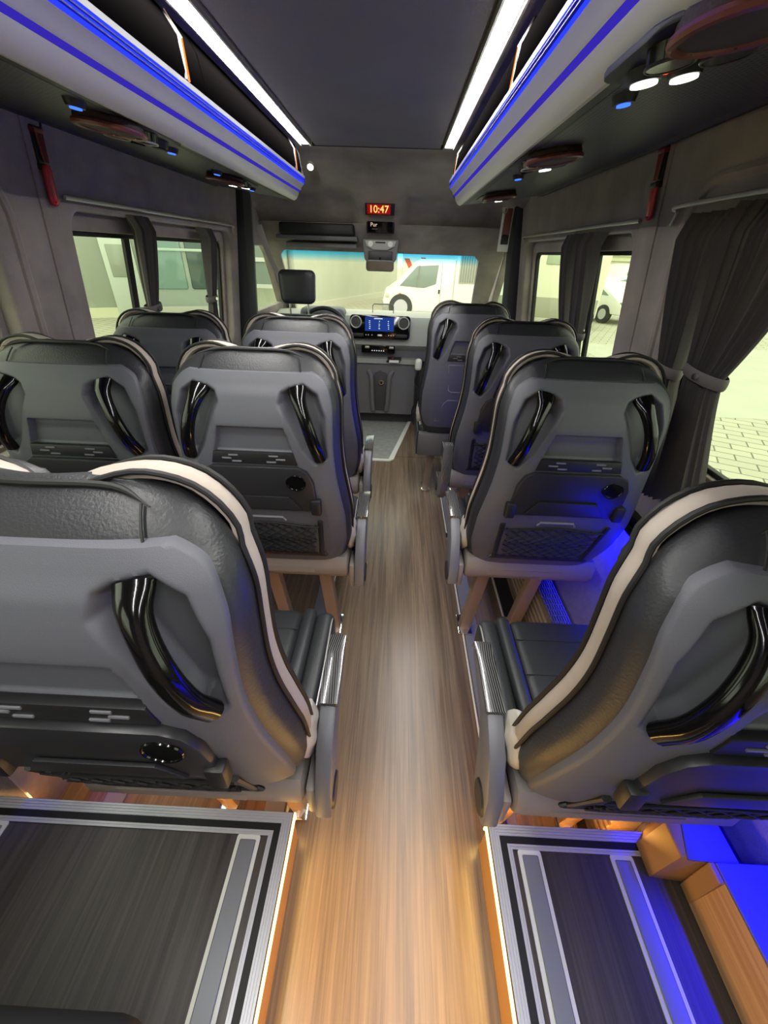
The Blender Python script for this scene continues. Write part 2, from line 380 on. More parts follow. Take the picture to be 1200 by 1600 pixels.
for s, ys, side in ((1, 1.465, 'right'), (-1, 1.325, 'left')):
    # shallow raised post moulding between the windows
    bm = BM()
    prism(bm, [(ys + .012, .66), (ys + .12, .66), (ys + .10, 1.0), (ys + .10, 1.4), (ys + .13, 1.60), (ys + .06, 1.66), (ys + .012, 1.70)] if s > 0 else
          [(ys + .012, .66), (ys + .08, .66), (ys + .07, 1.0), (ys + .07, 1.4), (ys + .09, 1.60), (ys + .05, 1.66), (ys + .012, 1.70)],
          lambda u, v: Vector((s * (wallX(v) + .012), u, v)), lambda u, v: Vector((s * (wallX(v) - .002), u, v)), .003)
    struct(obj('trim_%d' % tn, bm, suede), 'suede post panel between the %s windows' % side); tn += 1
    bm = BM()
    sweep(bm, [(s * (wallX(z) + .002), ys + .10 * (z - .8), z) for z in [.66 + k * .1 for k in range(12)]], .003, 6)
    struct(obj('trim_%d' % tn, bm, blackr), 'dark seam in the %s wall' % side); tn += 1
    # arched relief over the near window
    x0, x1 = (.12, 1.30) if s > 0 else (-.05, 1.17)
    bm = BM(); pts = [(u, v) for u, v in rrect(x0 - .06, .84, x1 + .055, 1.575, .14, 10)]
    sweep(bm, [(s * (wallX(v) + .006), u, v) for u, v in pts], .014, 8, closed=True, up=(s, 0, 0))
    struct(obj('trim_%d' % tn, bm, suede), 'rounded suede moulding round the near %s window' % side); tn += 1
    # lower wall panel, ledge, gasket
    YN = .45
    bm = BM(); box(bm, (s * .985, -1.2, -.02), (s * 1.0, YN, .60)); struct(obj('trim_%d' % (tn + 40), bm, carpet, smooth=False), 'carpeted lower panel of the near %s wall' % side)
    bm = BM(); v = [Vector((s * .985, YN, .60)), Vector((s * .985, 3.1, .60)), Vector((s * .835, 3.1, .25)), Vector((s * .835, YN, .25)),
                    Vector((s * 1.0, YN, .60)), Vector((s * 1.0, 3.1, .60)), Vector((s * 1.0, 3.1, -.02)), Vector((s * 1.0, YN, -.02)), Vector((s * .835, 3.1, -.02)), Vector((s * .835, YN, -.02))]
    V = [bm.verts.new(p) for p in v]
    for f in ((0, 1, 2, 3), (4, 5, 6, 7), (0, 1, 5, 4), (3, 2, 8, 9), (9, 8, 6, 7), (1, 2, 8, 6, 5), (0, 3, 9, 7, 4)): bm.faces.new([V[i] for i in f])
    struct(obj('trim_%d' % tn, bm, carpet, smooth=False), 'sloping carpeted lower panel of the %s wall' % side); tn += 1
    bm = BM()
    box(bm, (s * .945, -1.2, .607), (s * .995, 3.1, .640), .004, 2); box(bm, (s * .952, -1.2, .645), (s * .995, 3.1, .668), .004, 2)
    struct(obj('trim_%d' % tn, bm, gloss), 'black double ledge under the %s windows' % side); tn += 1
# heater duct along the right foot of the wall, and the left one
def duct(s, y0, y1, label):
    t = empty('heater_duct', (s * .80, y0, 0)); tag(t, label, 'heater duct')
    L = y1 - y0
    def P(bm): bmesh.ops.transform(bm, matrix=Matrix.Translation((-s * .80, -y0, 0)), verts=bm.verts); return bm
    bm = BM(); box(bm, (s * .752, y0, .0), (s * .83, y1, .235), .004, 2); obj('casing', P(bm), mat('duct_casing', '6e655c', .5), t, smooth=False)
    bm = BM()
    for k in range(6): box(bm, (s * .7475, y0, .04 + k * .032), (s * .753, y1, .055 + k * .032), .0015, 1)
    obj('front_ribs', P(bm), mat('duct_rib', '9a8f80', .45), t, smooth=False)
    bm = BM(); N = int(L / .03)
    for k in range(N + 1): box(bm, (s * .757, y0 + k * L / N - .002, .236), (s * .827, y0 + k * L / N + .002, .243))
    for k in range(8): box(bm, (s * (.757 + k * .0095), y0, .236), (s * (.7605 + k * .0095), y1, .243))
    obj('grille', P(bm), mat('grille_metal', '8c8c94', .35, metal=.4), t, smooth=False)
duct(1, .46, 2.7, 'ribbed heater duct with a slotted top grille along the right wall behind the seats')
# wooden duct cover on the right podium
t = empty('duct_cover', (.86, .1, .161)); tag(t, 'wooden duct cover with blue-lit slotted top on the right podium', 'duct cover')
bm = BM(); prism(bm, [(-.01, 0), (.12, 0), (.12, .145), (0, .145)], lambda x, z: Vector((x, -1.2, z)), lambda x, z: Vector((x, .235, z)), .004); obj('wood_front', bm, duckw, t, smooth=False)
bm = BM(); box(bm, (.0, -1.2, .145), (.125, .235, .151), .002, 1)
obj('top_plate', bm, mat('duct_top', '5c5c64', .4), t, smooth=False)
bm = BM()
for k in range(22):
    for j in range(4):
        box(bm, (.03 + j * .02, -.9 + k * .045, .151), (.043 + j * .02, -.862 + k * .045, .1525), .001, 1)
obj('vent_slots', bm, blackp, t, smooth=False)
bm = BM(); box(bm, (-.012, .2, .0), (.002, .237, .147), .003, 1); obj('end_trim', bm, tan, t, smooth=False)
t2 = empty('end_box', (.80, .35, .161)); tag(t2, 'tan boxed duct end under the near right seat, blue-lit on top', 'duct end')
bm = BM(); prism(bm, [(-.02, -.005), (.10, -.015), (.10, .10), (.03, .10), (-.02, .06)], lambda x, y: Vector((x + .0, y, 0)), lambda x, y: Vector((x + .02, y, .135)), .004); obj('casing', bm, tan, t2)
bm = BM(); prism(bm, [(.01, -.01), (.12, -.015), (.12, .10), (.05, .10)], lambda x, y: Vector((x, y, .135)), lambda x, y: Vector((x, y, .139))); obj('lid', bm, mat('duct_lid', '5c5c64', .4), t2)

# ------------------------------------------------------------------ ceiling, headliner, back
bm = BM(); box(bm, (-.99, -1.2, 1.853), (.99, 2.62, 1.88)); struct(obj('ceiling', bm, suede, smooth=False), 'grey suede roof lining')
bm = BM(); box(bm, (-.33, -1.2, 1.838), (.29, 2.615, 1.853), .004, 2); struct(obj('trim_30', bm, ceilm), 'dark grey fabric ceiling panel between the light strips')
bm = BM(); box(bm, (-.345, 2.617, 1.836), (.305, 2.628, 1.853), .003, 1); struct(obj('trim_31', bm, blackp), 'black end strip of the ceiling panel')
bm = BM(); box(bm, (-1, -1.24, -.04), (1, -1.2, 1.88)); struct(obj('wall_back', bm, suede, smooth=False), 'grey suede rear wall behind the camera')
for s in (1, -1):
    bm = BM(); prism(bm, [(.84, 1.74), (.86, 1.74), (.86, 1.87), (.84, 1.87)], lambda x, z: Vector((s * x, -1.2, z)), lambda x, z: Vector((s * x, 3.45, z)))
    struct(obj('trim_%d' % (32 + (s > 0)), bm, suede, smooth=False), 'upper suede corner strip over the %s wall' % ('right' if s > 0 else 'left'))
# headliner over the cab: slopes down to the windscreen, bulging in the middle
def hz(x, y):
    t = (y - 2.62) / (3.55 - 2.62)
    base = interp([(0, 1.853), (.08, 1.848), (.35, 1.77), (.62, 1.66), (.85, 1.50), (1, 1.42)], t)
    ax = abs(x + .035)
    side = interp([(0, 0), (.12, 0), (.19, 1), (1, 1)], ax)          # outside the middle console
    dip = .075 * sstep((t - .45) / .3) * side * (1 - .75 * sstep((t - .85) / .15))
    edge = .10 * sstep((abs(x) - .66) / .22) * (1 - t * .6)
    return base + dip - edge
bm = BM(); nx, ny = 70, 46; G = []
for j in range(ny + 1):
    y = 2.62 + .93 * j / ny; G.append([bm.verts.new((-.88 + 1.76 * i / nx, y, hz(-.88 + 1.76 * i / nx, y))) for i in range(nx + 1)])
for j in range(ny):
    for i in range(nx): bm.faces.new((G[j][i], G[j][i + 1], G[j + 1][i + 1], G[j + 1][i]))
ex = bmesh.ops.extrude_face_region(bm, geom=bm.faces[:]); bmesh.ops.translate(bm, verts=[v for v in ex['geom'] if isinstance(v, bmesh.types.BMVert)], vec=(0, .01, .03))
struct(obj('trim_34', bm, suede), 'suede roof lining sloping down over the cab')
# dark storage shelf mouth and lip on the left, above the visor
t = empty('overhead_shelf', (-.46, 3.42, 1.47)); tag(t, 'dark overhead shelf above the driver sun visor', 'overhead shelf')
bm = BM(); box(bm, (-.27, -.10, .02), (.25, .02, .10), .02, 3); obj('cavity', bm, blackr, t)
bm = BM(); box(bm, (-.30, -.09, -.005), (.27, .04, .022), .008, 2); obj('lip', bm, dashm, t)
t = empty('sun_visor', (-.45, 3.46, 1.44)); tag(t, 'grey sun visor folded up over the driver side of the windscreen', 'sun visor')
bm = BM(); box(bm, (-.26, -.06, -.018), (.25, .045, .012), .01, 3); obj('panel', bm, mat('visor_vinyl', '6c6a68', .7), t)
bm = BM(); cyl(bm, (-.27, .03, .0), (-.23, .03, .0), .006); obj('pivot', bm, whitep, t)

# ------------------------------------------------------------------ pillars and cab sides
bm = BM()
prism(bm, [(3.08, .0), (3.24, .0), (3.24, 1.76), (3.08, 1.76)], lambda y, z: Vector((wallX(max(z, .6)) - .035, y, z)), lambda y, z: Vector((wallX(max(z, .6)) + .05, y, z)), .01)
struct(obj('trim_35', bm, mat('pillar_cloth', '242427', .8)), 'black door pillar on the right')
bm = BM()
prism(bm, [(2.90, .0), (3.05, .0), (3.05, 1.76), (2.90, 1.76)], lambda y, z: Vector((-wallX(max(z, .6)) + .035, y, z)), lambda y, z: Vector((-wallX(max(z, .6)) - .05, y, z)), .01)
struct(obj('trim_36', bm, MATS['pillar_cloth']), 'black door pillar on the left')
for s, y0 in ((1, 3.24), (-1, 3.05)):
    side = 'right' if s > 0 else 'left'
    bm = BM(); prism(bm, [(y0, .0), (y0 + .06, .0), (y0 + .06, 1.72), (y0, 1.72)], lambda y, z: Vector((s * (wallX(max(z, .6)) - .025), y, z)), lambda y, z: Vector((s * (wallX(max(z, .6)) + .05), y, z)), .008)
    struct(obj('trim_%d' % (37 + (s > 0)), bm, mat('pillar_grey', '75726c', .7)), 'grey inner pillar trim on the %s' % side)
    # cab door: lower panel, window, A-pillar
    o = plate('door_%d' % (1 + (s > 0)), [(y0 + .06, 0), (4.3, 0), (4.3, 1.0), (3.66, 1.50), (3.62, 1.62), (y0 + .06, 1.62)],
              [[(y0 + .12, 1.0), (4.05, 1.0), (3.60, 1.38), (3.5, 1.43), (y0 + .14, 1.43)]], .04,
              lambda u, v, d, s=s: Vector((s * (wallX(max(v, .6)) + .03 + d), u, v)), suede, bevel=.008)
    struct(o, 'cab door on the %s' % side)
    g = plate('window_%d' % (7 + (s > 0)), [(y0 + .10, .98), (4.10, .98), (3.63, 1.40), (3.5, 1.45), (y0 + .12, 1.45)], [], .004,
              lambda u, v, d, s=s: Vector((s * (wallX(v) + .04 + d), u, v)), glass)
    struct(g, 'cab door window on the %s' % side)
# windscreen with blue top tint
def wsy(z): return 3.55 + (1.42 - z) * 1.35
g = plate('window_9', [(-.88, .90), (.84, .90), (.74, 1.40), (.70, 1.425), (-.78, 1.425), (-.82, 1.40)], [], .004,
          lambda u, v, d: Vector((u, wsy(v) + d, v)), wglass); struct(g, 'windscreen with a blue tinted band along its top')
plate('frame', [(-.94, .85), (.92, .85), (.86, 1.56), (-.88, 1.56)], [[(-.86, .90), (.80, .90), (.715, 1.375), (.67, 1.408), (-.77, 1.408), (-.81, 1.375)]], .03,
      lambda u, v, d: Vector((u, wsy(v) - .012 + d, v)), suede, g, bevel=.006)

# ------------------------------------------------------------------ dashboard
t = empty('dashboard', (0, 3.75, 0)); tag(t, 'grey dashboard across the cab with stacked shelves and vents', 'dashboard'); dash = t
def prof(poly, x0, x1, m, name, bev=.012):
    bm = BM(); prism(bm, poly, lambda y, z: Vector((x0, y, z)), lambda y, z: Vector((x1, y, z)), bev); return obj(name, bm, m, t)
prof([(-.10, .90), (-.06, .955), (.10, .97), (.62, .93), (.62, .62), (.05, .62), (-.10, .74)], -.92, .90, mat('dash_top', 'a2a49c', .65), 'upper_body', .015)
prof([(-.04, .74), (-.02, .60), (.6, .60), (.6, .74)], -.9, .88, dashm, 'shelf_recess')
prof([(-.10, .585), (-.10, .625), (.5, .625), (.5, .585)], -.9, .33, dashl, 'tray_shelf')
prof([(-.06, .12), (-.08, .59), (.5, .59), (.5, .12)], -.35, .30, mat('dash_low', '626264', .5), 'lower_console', .02)
prof([(.06, .0), (.06, .62), (.5, .62), (.5, 0)], -.93, .93, mat('bulkhead', '3e3e40', .6), 'footwell_bulkhead')
bm = BM(); sweep(bm, smoothpath([(-.13, -.075, .52), (-.10, -.10, .46), (-.09, -.10, .25), (-.08, -.09, .16)]), .02, 8); sweep(bm, smoothpath([(.09, -.075, .52), (.06, -.10, .46), (.05, -.10, .25), (.04, -.09, .16)]), .02, 8)
obj('console_ribs', bm, MATS['dash_low'], t)
bm = BM(); prism(bm, [(-.085, .15), (.045, .15), (.055, .44), (.03, .50), (-.02, .52), (-.07, .50), (-.095, .44)], lambda x, z: Vector((x, -.084 + .0426 * (.59 - z) * 0 + (.59 - z) * .04, z)), lambda x, z: Vector((x, -.05, z)), .003); obj('recess_plate', bm, mat('recess_shade', '3c3c3e', .6), t)  # flush dark plate; the shade of an arched recess is in its colour
bm = BM(); cyl(bm, (-.01, -.10, .42), (-.01, -.075, .42), .022, n=24); obj('socket', bm, chrome, t)
bm = BM(); cyl(bm, (-.01, -.104, .42), (-.01, -.095, .42), .013, n=24); obj('socket_hole', bm, blackr, t)
bm = BM(); box(bm, (.03, -.112, .60), (.15, -.098, .615), .003); obj('switch_row', bm, blackp, t)
bm = BM(); box(bm, (.04, -.13, .626), (.16, -.03, .632), .002); obj('switch_plate', bm, blackp, t)
bm = BM(); box(bm, (.075, -.10, .632), (.095, -.08, .636), .002); obj('red_switch', bm, redp, t)
bm = BM(); box(bm, (.055, -.127, .60), (.14, -.112, .622), .003); obj('ticket_slot', bm, whitep, t)
# infotainment unit, climate bar
U = Matrix.Rotation(math.radians(-8), 4, 'X')
u = None
def up(name, bm, m):
    bmesh.ops.transform(bm, matrix=U, verts=bm.verts); return obj(name, bm, m, u or t)
bm = BM(); prism(bm, rrect(-.25, -.095, .25, .085, .025), lambda x, z: Vector((x, -.0, z)), lambda x, z: Vector((x, .07, z)), .006); u = up('infotainment_unit', bm, gloss); u.location = Vector((-.03, 3.60, .89)) - t.location; u['label'] = 'black screen unit with round vents and a blue display'
bm = BM(); box(bm, (-.125, -.004, -.035), (.115, .001, .07), .002); up('screen', bm, e_screen)
for x0 in (-.20, .195):
    bm = BM(); bmesh.ops.create_cone  # ring
    sweep(bm, [(x0 + .043 * math.cos(a), -.006, .03 + .043 * math.sin(a)) for a in [2 * PI * k / 32 for k in range(32)]], .006, 8, closed=True, up=(0, 1, 0)); r = up('air_vent', bm, silver)
    bm = BM(); cyl(bm, (x0, -.008, .03), (x0, .01, .03), .034, n=28); cyl(bm, (x0, -.016, .03), (x0, -.006, .03), .012, n=20)
    up('vane', bm, blackp)
bm = BM()
for cx in (-.085, -.005, .07):
    for k in range(5): box(bm, (cx - .008 + random.random() * .006, -.0055, -.018 + k * .014), (cx + .006 - random.random() * .006, -.004, -.013 + k * .014))
box(bm, (-.05, -.0055, .056), (.02, -.004, .062)); up('screen_icons', bm, e_icon)
bm = BM(); box(bm, (-.02, -.006, -.075), (.02, .0, -.06), .003)
for cx in (-.12, -.10, -.07, .07, .09, .11): box(bm, (cx, -.005, -.07), (cx + .008, 0, -.062), .001)
up('keys', bm, silver)
for a in (-.235, .13):
    bm = BM(); box(bm, (a, -.004, -.082), (a + .10, .004, -.052), .006); up('storage_slot', bm, blackr)
bm = BM(); box(bm, (-.15, -.02, -.03), (.14, .04, .035), .006); c = obj('climate_panel', bm, gloss, t); c.location = Vector((-.04, 3.68, .70)) - t.location
bm = BM()
for cx in (-.12, .09): box(bm, (cx, -.03, .008), (cx + .04, -.02, .026), .004)
obj('rocker', bm, silver, c)
bm = BM()
for k in range(6): box(bm, (-.06 + k * .02, -.023, -.014), (-.053 + k * .02, -.02, -.007))
obj('icons', bm, e_icon, c)
# phone holder behind the screen, handset cable on the right
bm = BM(); sweep(bm, [(-.07 + x, 3.72, z) for x, z in [(-.03, .98), (-.03, 1.03), (-.02, 1.045), (.13, 1.045), (.145, 1.03), (.145, .98)]], .004, 6)
tag(obj('tablet_holder', bm, mat('clear_holder', '6c6e68', .3)), 'thin grey tablet holder standing on top of the infotainment unit', 'tablet holder')
t = empty('coiled_phone_cord', (.31, 3.62, .05)); tag(t, 'white handset with black curled cable hanging at the right end of the lower console', 'handset')
bm = BM(); box(bm, (-.03, -.05, .50), (.03, .0, .60), .025, 3); obj('handset', bm, whitep, t)
bm = BM(); sweep(bm, smoothpath([(0, -.03, .51), (-.02, -.04, .40), (.03, -.05, .30), (-.03, -.05, .15), (.0, -.06, .02), (.03, -.05, .12), (.01, -.03, .45)], 10), .006, 6); obj('cable', bm, blackr, t)
# steering wheel
t = empty('steering_wheel', (-.47, 3.38, .86)); t.rotation_euler = (math.radians(62), 0, 0); tag(t, 'dark steering wheel rim rising behind the driver headrest', 'steering wheel')
bm = BM(); sweep(bm, [(.19 * math.cos(a), .19 * math.sin(a), 0) for a in [2 * PI * k / 48 for k in range(48)]], .016, 10, closed=True); obj('rim', bm, blackp, t)
bm = BM(); cyl(bm, (0, 0, -.03), (0, 0, .02), .065, .055, 24)
for a in (0, PI, 1.5 * PI): sweep(bm, [(.05 * math.cos(a), .05 * math.sin(a), 0), (.185 * math.cos(a), .185 * math.sin(a), 0)], .014, 8)
cyl(bm, (0, 0, -.30), (0, 0, -.03), .03, .03, 16)
obj('hub', bm, blackp, t)
# instrument hood left of the screen
bm = BM(); box(bm, (-.70, -.13, .90), (-.33, .07, 1.01), .04, 4); obj('instrument_hood', bm, dashm, dash)

# ------------------------------------------------------------------ displays, overhead console and mirror
def text(name, s, size, loc, rot, m, parent=None, ext=.0008):
    cu = bpy.data.curves.new(name, 'FONT'); cu.body = s; cu.size = size; cu.align_x = 'CENTER'; cu.align_y = 'CENTER'; cu.extrude = ext
    tmp = bpy.data.objects.new('tmp', cu); COL.objects.link(tmp); dg = bpy.context.evaluated_depsgraph_get()
    me = bpy.data.meshes.new_from_object(tmp.evaluated_get(dg)); bpy.data.objects.remove(tmp)
    me.materials.clear(); me.materials.append(m); o = link(bpy.data.objects.new(name, me), parent); o.location = loc; o.rotation_euler = rot; return o
tx = math.radians(128)
def unit(name, y, dz, w, h, label, cat):
    z = hz(-.035, y) - .006
    t = empty(name, (-.035, y, z + dz)); t.rotation_euler = (tx, 0, 0); tag(t, label, cat)
    return t
RX = math.radians(118)
t = empty('clock_display', (-.03, 3.20, 1.638)); t.rotation_euler = (RX, 0, 0); tag(t, 'red digital clock reading 10:47 in the roof lining', 'clock')
bm = BM(); box(bm, (-.095, -.035, -.02), (.095, .035, .002), .003); obj('housing', bm, blackp, t)
bm = BM(); box(bm, (-.082, -.027, .001), (.068, .027, .0035), .001); obj('display', bm, mat('red_display', '5a0806', .3, emit='a00c06', es=.55), t)
text('digits', '10:47', .058, (-.007, 0, .0045), (0, 0, 0), e_redhot, t)
t = empty('small_display', (-.03, 3.325, 1.552)); t.rotation_euler = (RX, 0, 0); tag(t, 'small black display with tiny lit characters under the red clock', 'display')
bm = BM(); box(bm, (-.095, -.042, -.02), (.095, .042, .002), .003); obj('housing', bm, blackp, t)
bm = BM(); box(bm, (-.085, -.034, .001), (.082, .034, .003), .001); obj('screen', bm, gloss, t)
text('characters', 'Pur', .034, (-.045, .013, .0035), (0, 0, 0), mat('pale_digits', 'd8b8a0', .4, emit='d8b8a0', es=.6), t)
text('small_characters', '. . . .', .02, (-.04, -.008, .0035), (0, 0, 0), MATS['pale_digits'], t)
t = empty('overhead_console', (-.03, 3.42, 1.455)); tag(t, 'grey overhead console with light switches above the mirror', 'overhead console')
bm = BM(); prism(bm, [(-.13, .03), (.13, .03), (.115, -.09), (.085, -.13), (-.085, -.13), (-.115, -.09)], lambda x, z: Vector((x, -.03 + .05 * (-z), z)), lambda x, z: Vector((x, .09, z)), .012); obj('body', bm, mat('console_plastic', '6f6f6c', .5), t)
bm = BM(); prism(bm, [(-.11, .02), (.11, .02), (.10, -.015), (.05, -.035), (-.05, -.035), (-.10, -.015)], lambda x, z: Vector((x, -.045 - .03 * z, z)), lambda x, z: Vector((x, -.02, z)), .004); obj('switch_panel', bm, mat('console_light', 'a9aaa2', .4), t)
for x in (-.07, .07):
    bm = BM(); cyl(bm, (x, -.053, .0), (x, -.04, 0), .018, n=20); obj('map_lamp', bm, whitep, t)
bm = BM(); box(bm, (-.035, -.052, .005), (.035, -.04, .014), .002); obj('button_row', bm, blackp, t)
bm = BM(); box(bm, (-.085, -.045, -.115), (.085, -.03, -.042), .004); obj('sensor_bay', bm, blackp, t)
t = empty('rear_view_mirror', (-.03, 3.36, 1.325)); tag(t, 'rear view mirror hanging below the overhead console', 'mirror')
bm = BM(); prism(bm, rrect(-.10, -.035, .10, .035, .02), lambda x, z: Vector((x, -.012, z)), lambda x, z: Vector((x, .012, z)), .004); obj('housing', bm, mat('mirror_case', '5a5a58', .4), t)
bm = BM(); prism(bm, rrect(-.093, -.028, .093, .028, .016), lambda x, z: Vector((x, -.0135, z)), lambda x, z: Vector((x, -.012, z))); obj('mirror_glass', bm, mat('mirror_glass', '9a9a90', .05, metal=1), t)
bm = BM(); cyl(bm, (0, .0, .03), (0, .05, .075), .007); obj('stalk', bm, blackp, t)
# spot lamp on the roof lining behind the left rack
t = empty('spot_lamp', (-.39, 2.80, 1.79)); tag(t, 'small round bright spot lamp in the roof lining past the left rack', 'spot lamp')
bm = BM(); cyl(bm, (0, 0, 0), (0, -.012, -.012), .02, n=24); obj('bezel', bm, silver, t)
bm = BM(); cyl(bm, (0, -.010, -.010), (0, -.014, -.014), .015, n=24); obj('lens', bm, emitm('spot_glow', (1, .96, .8), 8), t)

# ------------------------------------------------------------------ ceiling light strips
for x, side in ((-.372, 'left'), (.328, 'right')):
    t = empty('ceiling_light_strip', (x, .7, 1.845)); tag(t, 'long white LED ceiling strip on the %s of the dark ceiling panel' % side, 'ceiling light', 'LED ceiling strips')
    bm = BM(); box(bm, (-.028, -1.9, -.004), (.028, 1.90, .008), .003)
    for q in (-1, 1): box(bm, (q * .022, -1.9, -.013), (q * .027, 1.90, .0))
    obj('profile', bm, silver, t, smooth=False)
    bm = BM(); box(bm, (-.019, -1.895, -.0075), (.019, 1.895, -.003), .002); obj('diffuser', bm, e_white, t)

# ------------------------------------------------------------------ luggage racks
def rack(s, ox, label):
    t = empty('luggage_rack', (ox, 0, 1.6)); tag(t, label, 'luggage rack', 'luggage racks under the roof')
    Y0, Y1 = -1.15, 2.60
    def pt(x, z): return (s * x, z - 1.6)
    def strippart(name, pts, m, th=.006, y0=Y0, y1=Y1, endcap=True):
        pl = [Vector((p[0], 0, p[1])) for p in pts]; bm = BM(); N = len(pl); off = []
        for i in range(N):
            d = (pl[min(i + 1, N - 1)] - pl[max(i - 1, 0)]).normalized(); nrm = Vector((-d.z, 0, d.x)) * th * s
            off.append(pl[i] - nrm * (-1))
        ring0 = pl + off[::-1]
        A = [bm.verts.new(p + Vector((0, y0, 0))) for p in ring0]; B = [bm.verts.new(p + Vector((0, y1, 0))) for p in ring0]
        n = len(ring0)
        for i in range(n): bm.faces.new((A[i], B[i], B[(i + 1) % n], A[(i + 1) % n]))
        bm.faces.new(A); bm.faces.new(B[::-1]); return obj(name, bm, m, t)
    def L(*a): return [pt(x, z) for x, z in a]
    # doors
    cuts = [Y0, -.35, .55, 1.42, Y1 - .02]
    for k in range(4):
        d = strippart('locker_door', L((.395, 1.838), (.372, 1.80), (.362, 1.74), (.366, 1.722)), doorm, .008, cuts[k] + .004, cuts[k + 1] - .004)
    for yy in (1.32, 2.47, .42):
        bm = BM()
        P = [(s * .392, yy - .005, .236), (s * .368, yy + .012, .198), (s * .360, yy - .004, .125)]
        sweep(bm, [P[1], P[2]], .0022, 6); o1 = obj('edge_light', bm, e_orange, t)
        bm = BM(); sweep(bm, [P[0], P[1]], .003, 6); obj('edge_light', bm, mat('pale_edge', '2e2622', .5, emit='c9a48c', es=.45), t)
        bm = BM(); sweep(bm, [(p[0] + s * .003, p[1] - .010, p[2]) for p in P], .005, 6); obj('door_divider', bm, mat('divider', '3a3a3c', .4), t)
    strippart('rail_lip', L((.362, 1.722), (.352, 1.718), (.352, 1.708)), silver, .004)
    strippart('led_band', L((.353, 1.708), (.358, 1.685)), e_blue, .004)
    bm = BM()
    for z in (1.701, 1.693): box(bm, (s * .3505, Y0, z - 1.6 - .0012), (s * .356, Y1, z - 1.6 + .0012))
    obj('led_groove', bm, mat('groove', '10105a', .4), t, smooth=False)
    strippart('valance', L((.358, 1.685), (.372, 1.670), (.374, 1.664), (.378, 1.660)), rackm)
    strippart('led_reflection', L((.378, 1.660), (.386, 1.652)), e_violet)  # reflection of the blue LED band, painted as a glowing violet line
    strippart('lower_valance', L((.386, 1.652), (.392, 1.638), (.402, 1.625), (.414, 1.618), (.424, 1.620)), rackm)
    strippart('groove_strip', L((.424, 1.620), (.448, 1.624)), blackp)
    und = strippart('underside_panel', L((.448, 1.6232), (.80, 1.668)), perf)
    strippart('wall_seal', L((.80, 1.668), (.815, 1.664), (.835, 1.690), (.86, 1.70)), MATS['rack_under'])
    bm = BM(); sweep(bm, [(s * .845, Y0, .082), (s * .845, Y1, .082)], .007, 8); sweep(bm, [(s * .826, Y0, .068), (s * .826, Y1, .068)], .004, 8); obj('seal_bead', bm, blackr, t)
    # end cap at the cab end
    poly = L((.395, 1.84), (.372, 1.80), (.362, 1.722), (.352, 1.718), (.352, 1.708), (.358, 1.685), (.375, 1.662), (.386, 1.652), (.396, 1.638), (.412, 1.625), (.43, 1.620), (.47, 1.626), (.80, 1.668), (.855, 1.70), (.855, 1.845))
    bm = BM(); prism(bm, poly, lambda x, z: Vector((x, Y1, z)), lambda x, z: Vector((x, Y1 + .012, z)), .003); obj('end_cap', bm, blackp, t)
    # service clusters
    def cluster(y, lit, xc=.51, spk=True, red=True):
        bm = BM(); prism(bm, rrect(-.075, -.12, .075, .10, .05), lambda x, y: Vector((x, y, -.004)), lambda x, y: Vector((x, y, .004)), .002)
        c0 = obj('service_panel', bm, blackp, t)
        c0.location = (s * xc, y, .026 + (xc - .47) * .127); c0.rotation_euler = (0, s * math.atan2(.042, .33), PI)
        for dx, k in ((-.026, 0), (.026, 1)):
            bm = BM(); cyl(bm, (dx, -.062, -.018), (dx, -.062, .0), .020, .024, 22); lp = obj('lamp_housing', bm, blackp, c0)
            on = lit[k]
            bm = BM(); cyl(bm, (dx, -.062, -.0205), (dx, -.062, -.017), .0165, n=22); obj('reading_lamp', bm, e_lamp if on else gloss, c0)
            bm = BM(); cyl(bm, (dx * 1.25, .015, -.022), (dx * 1.25, .015, .0), .026, .029, 24); obj('air_nozzle', bm, gloss, c0)
            bm = BM(); sweep(bm, [(dx * 1.25 + .0265 * math.cos(a), .015 + .0265 * math.sin(a), -.021) for a in [2 * PI * q / 24 for q in range(24)]], .002, 6, closed=True); obj('nozzle_ring', bm, silver if not on else blackp, c0)
        bm = BM(); box(bm, (-.010, -.030, -.008), (-.001, -.018, -.002), .002); box(bm, (.003, -.030, -.008), (.012, -.018, -.002), .002); obj('call_button', bm, mat('button_pink', '8d5c58', .5), c0)
        if red:
            bm = BM(); box(bm, (-.005, -.066, -.012), (.005, -.052, -.004), .002); obj('indicator', bm, e_red, c0)
        if spk:
            bm = BM(); prism(bm, rrect(-.065, .0, .065, .12, .055), lambda x, y: Vector((x, y + .035, -.020)), lambda x, y: Vector((x, y + .035, .0)), .006); sp = obj('speaker', bm, mat('speaker_mesh', '2a1a17', .6, bump=.8, bscale=500), c0)
            bm = BM(); sweep(bm, [(x, y + .035, -.018) for x, y in rrect(-.065, .0, .065, .12, .055)], .006, 8, closed=True, up=(0, 0, 1)); obj('speaker_ring', bm, mat('copper_ring', '6e3f36', .35, metal=.3), c0)
        return c0
    def call(y, x):
        bm = BM(); cyl(bm, (0, 0, -.008), (0, 0, .004), .016, .020, 22); c1 = obj('call_lamp', bm, blackp, t)
        c1.location = (s * x, y, .026 + (x - .47) * .127 - .003); c1.rotation_euler = (0, -s * math.atan2(.042, .33), 0)
        bm = BM(); cyl(bm, (0, 0, -.0105), (0, 0, -.0075), .0105, n=22); obj('blue_lens', bm, e_blue2, c1)
    return t, cluster, call
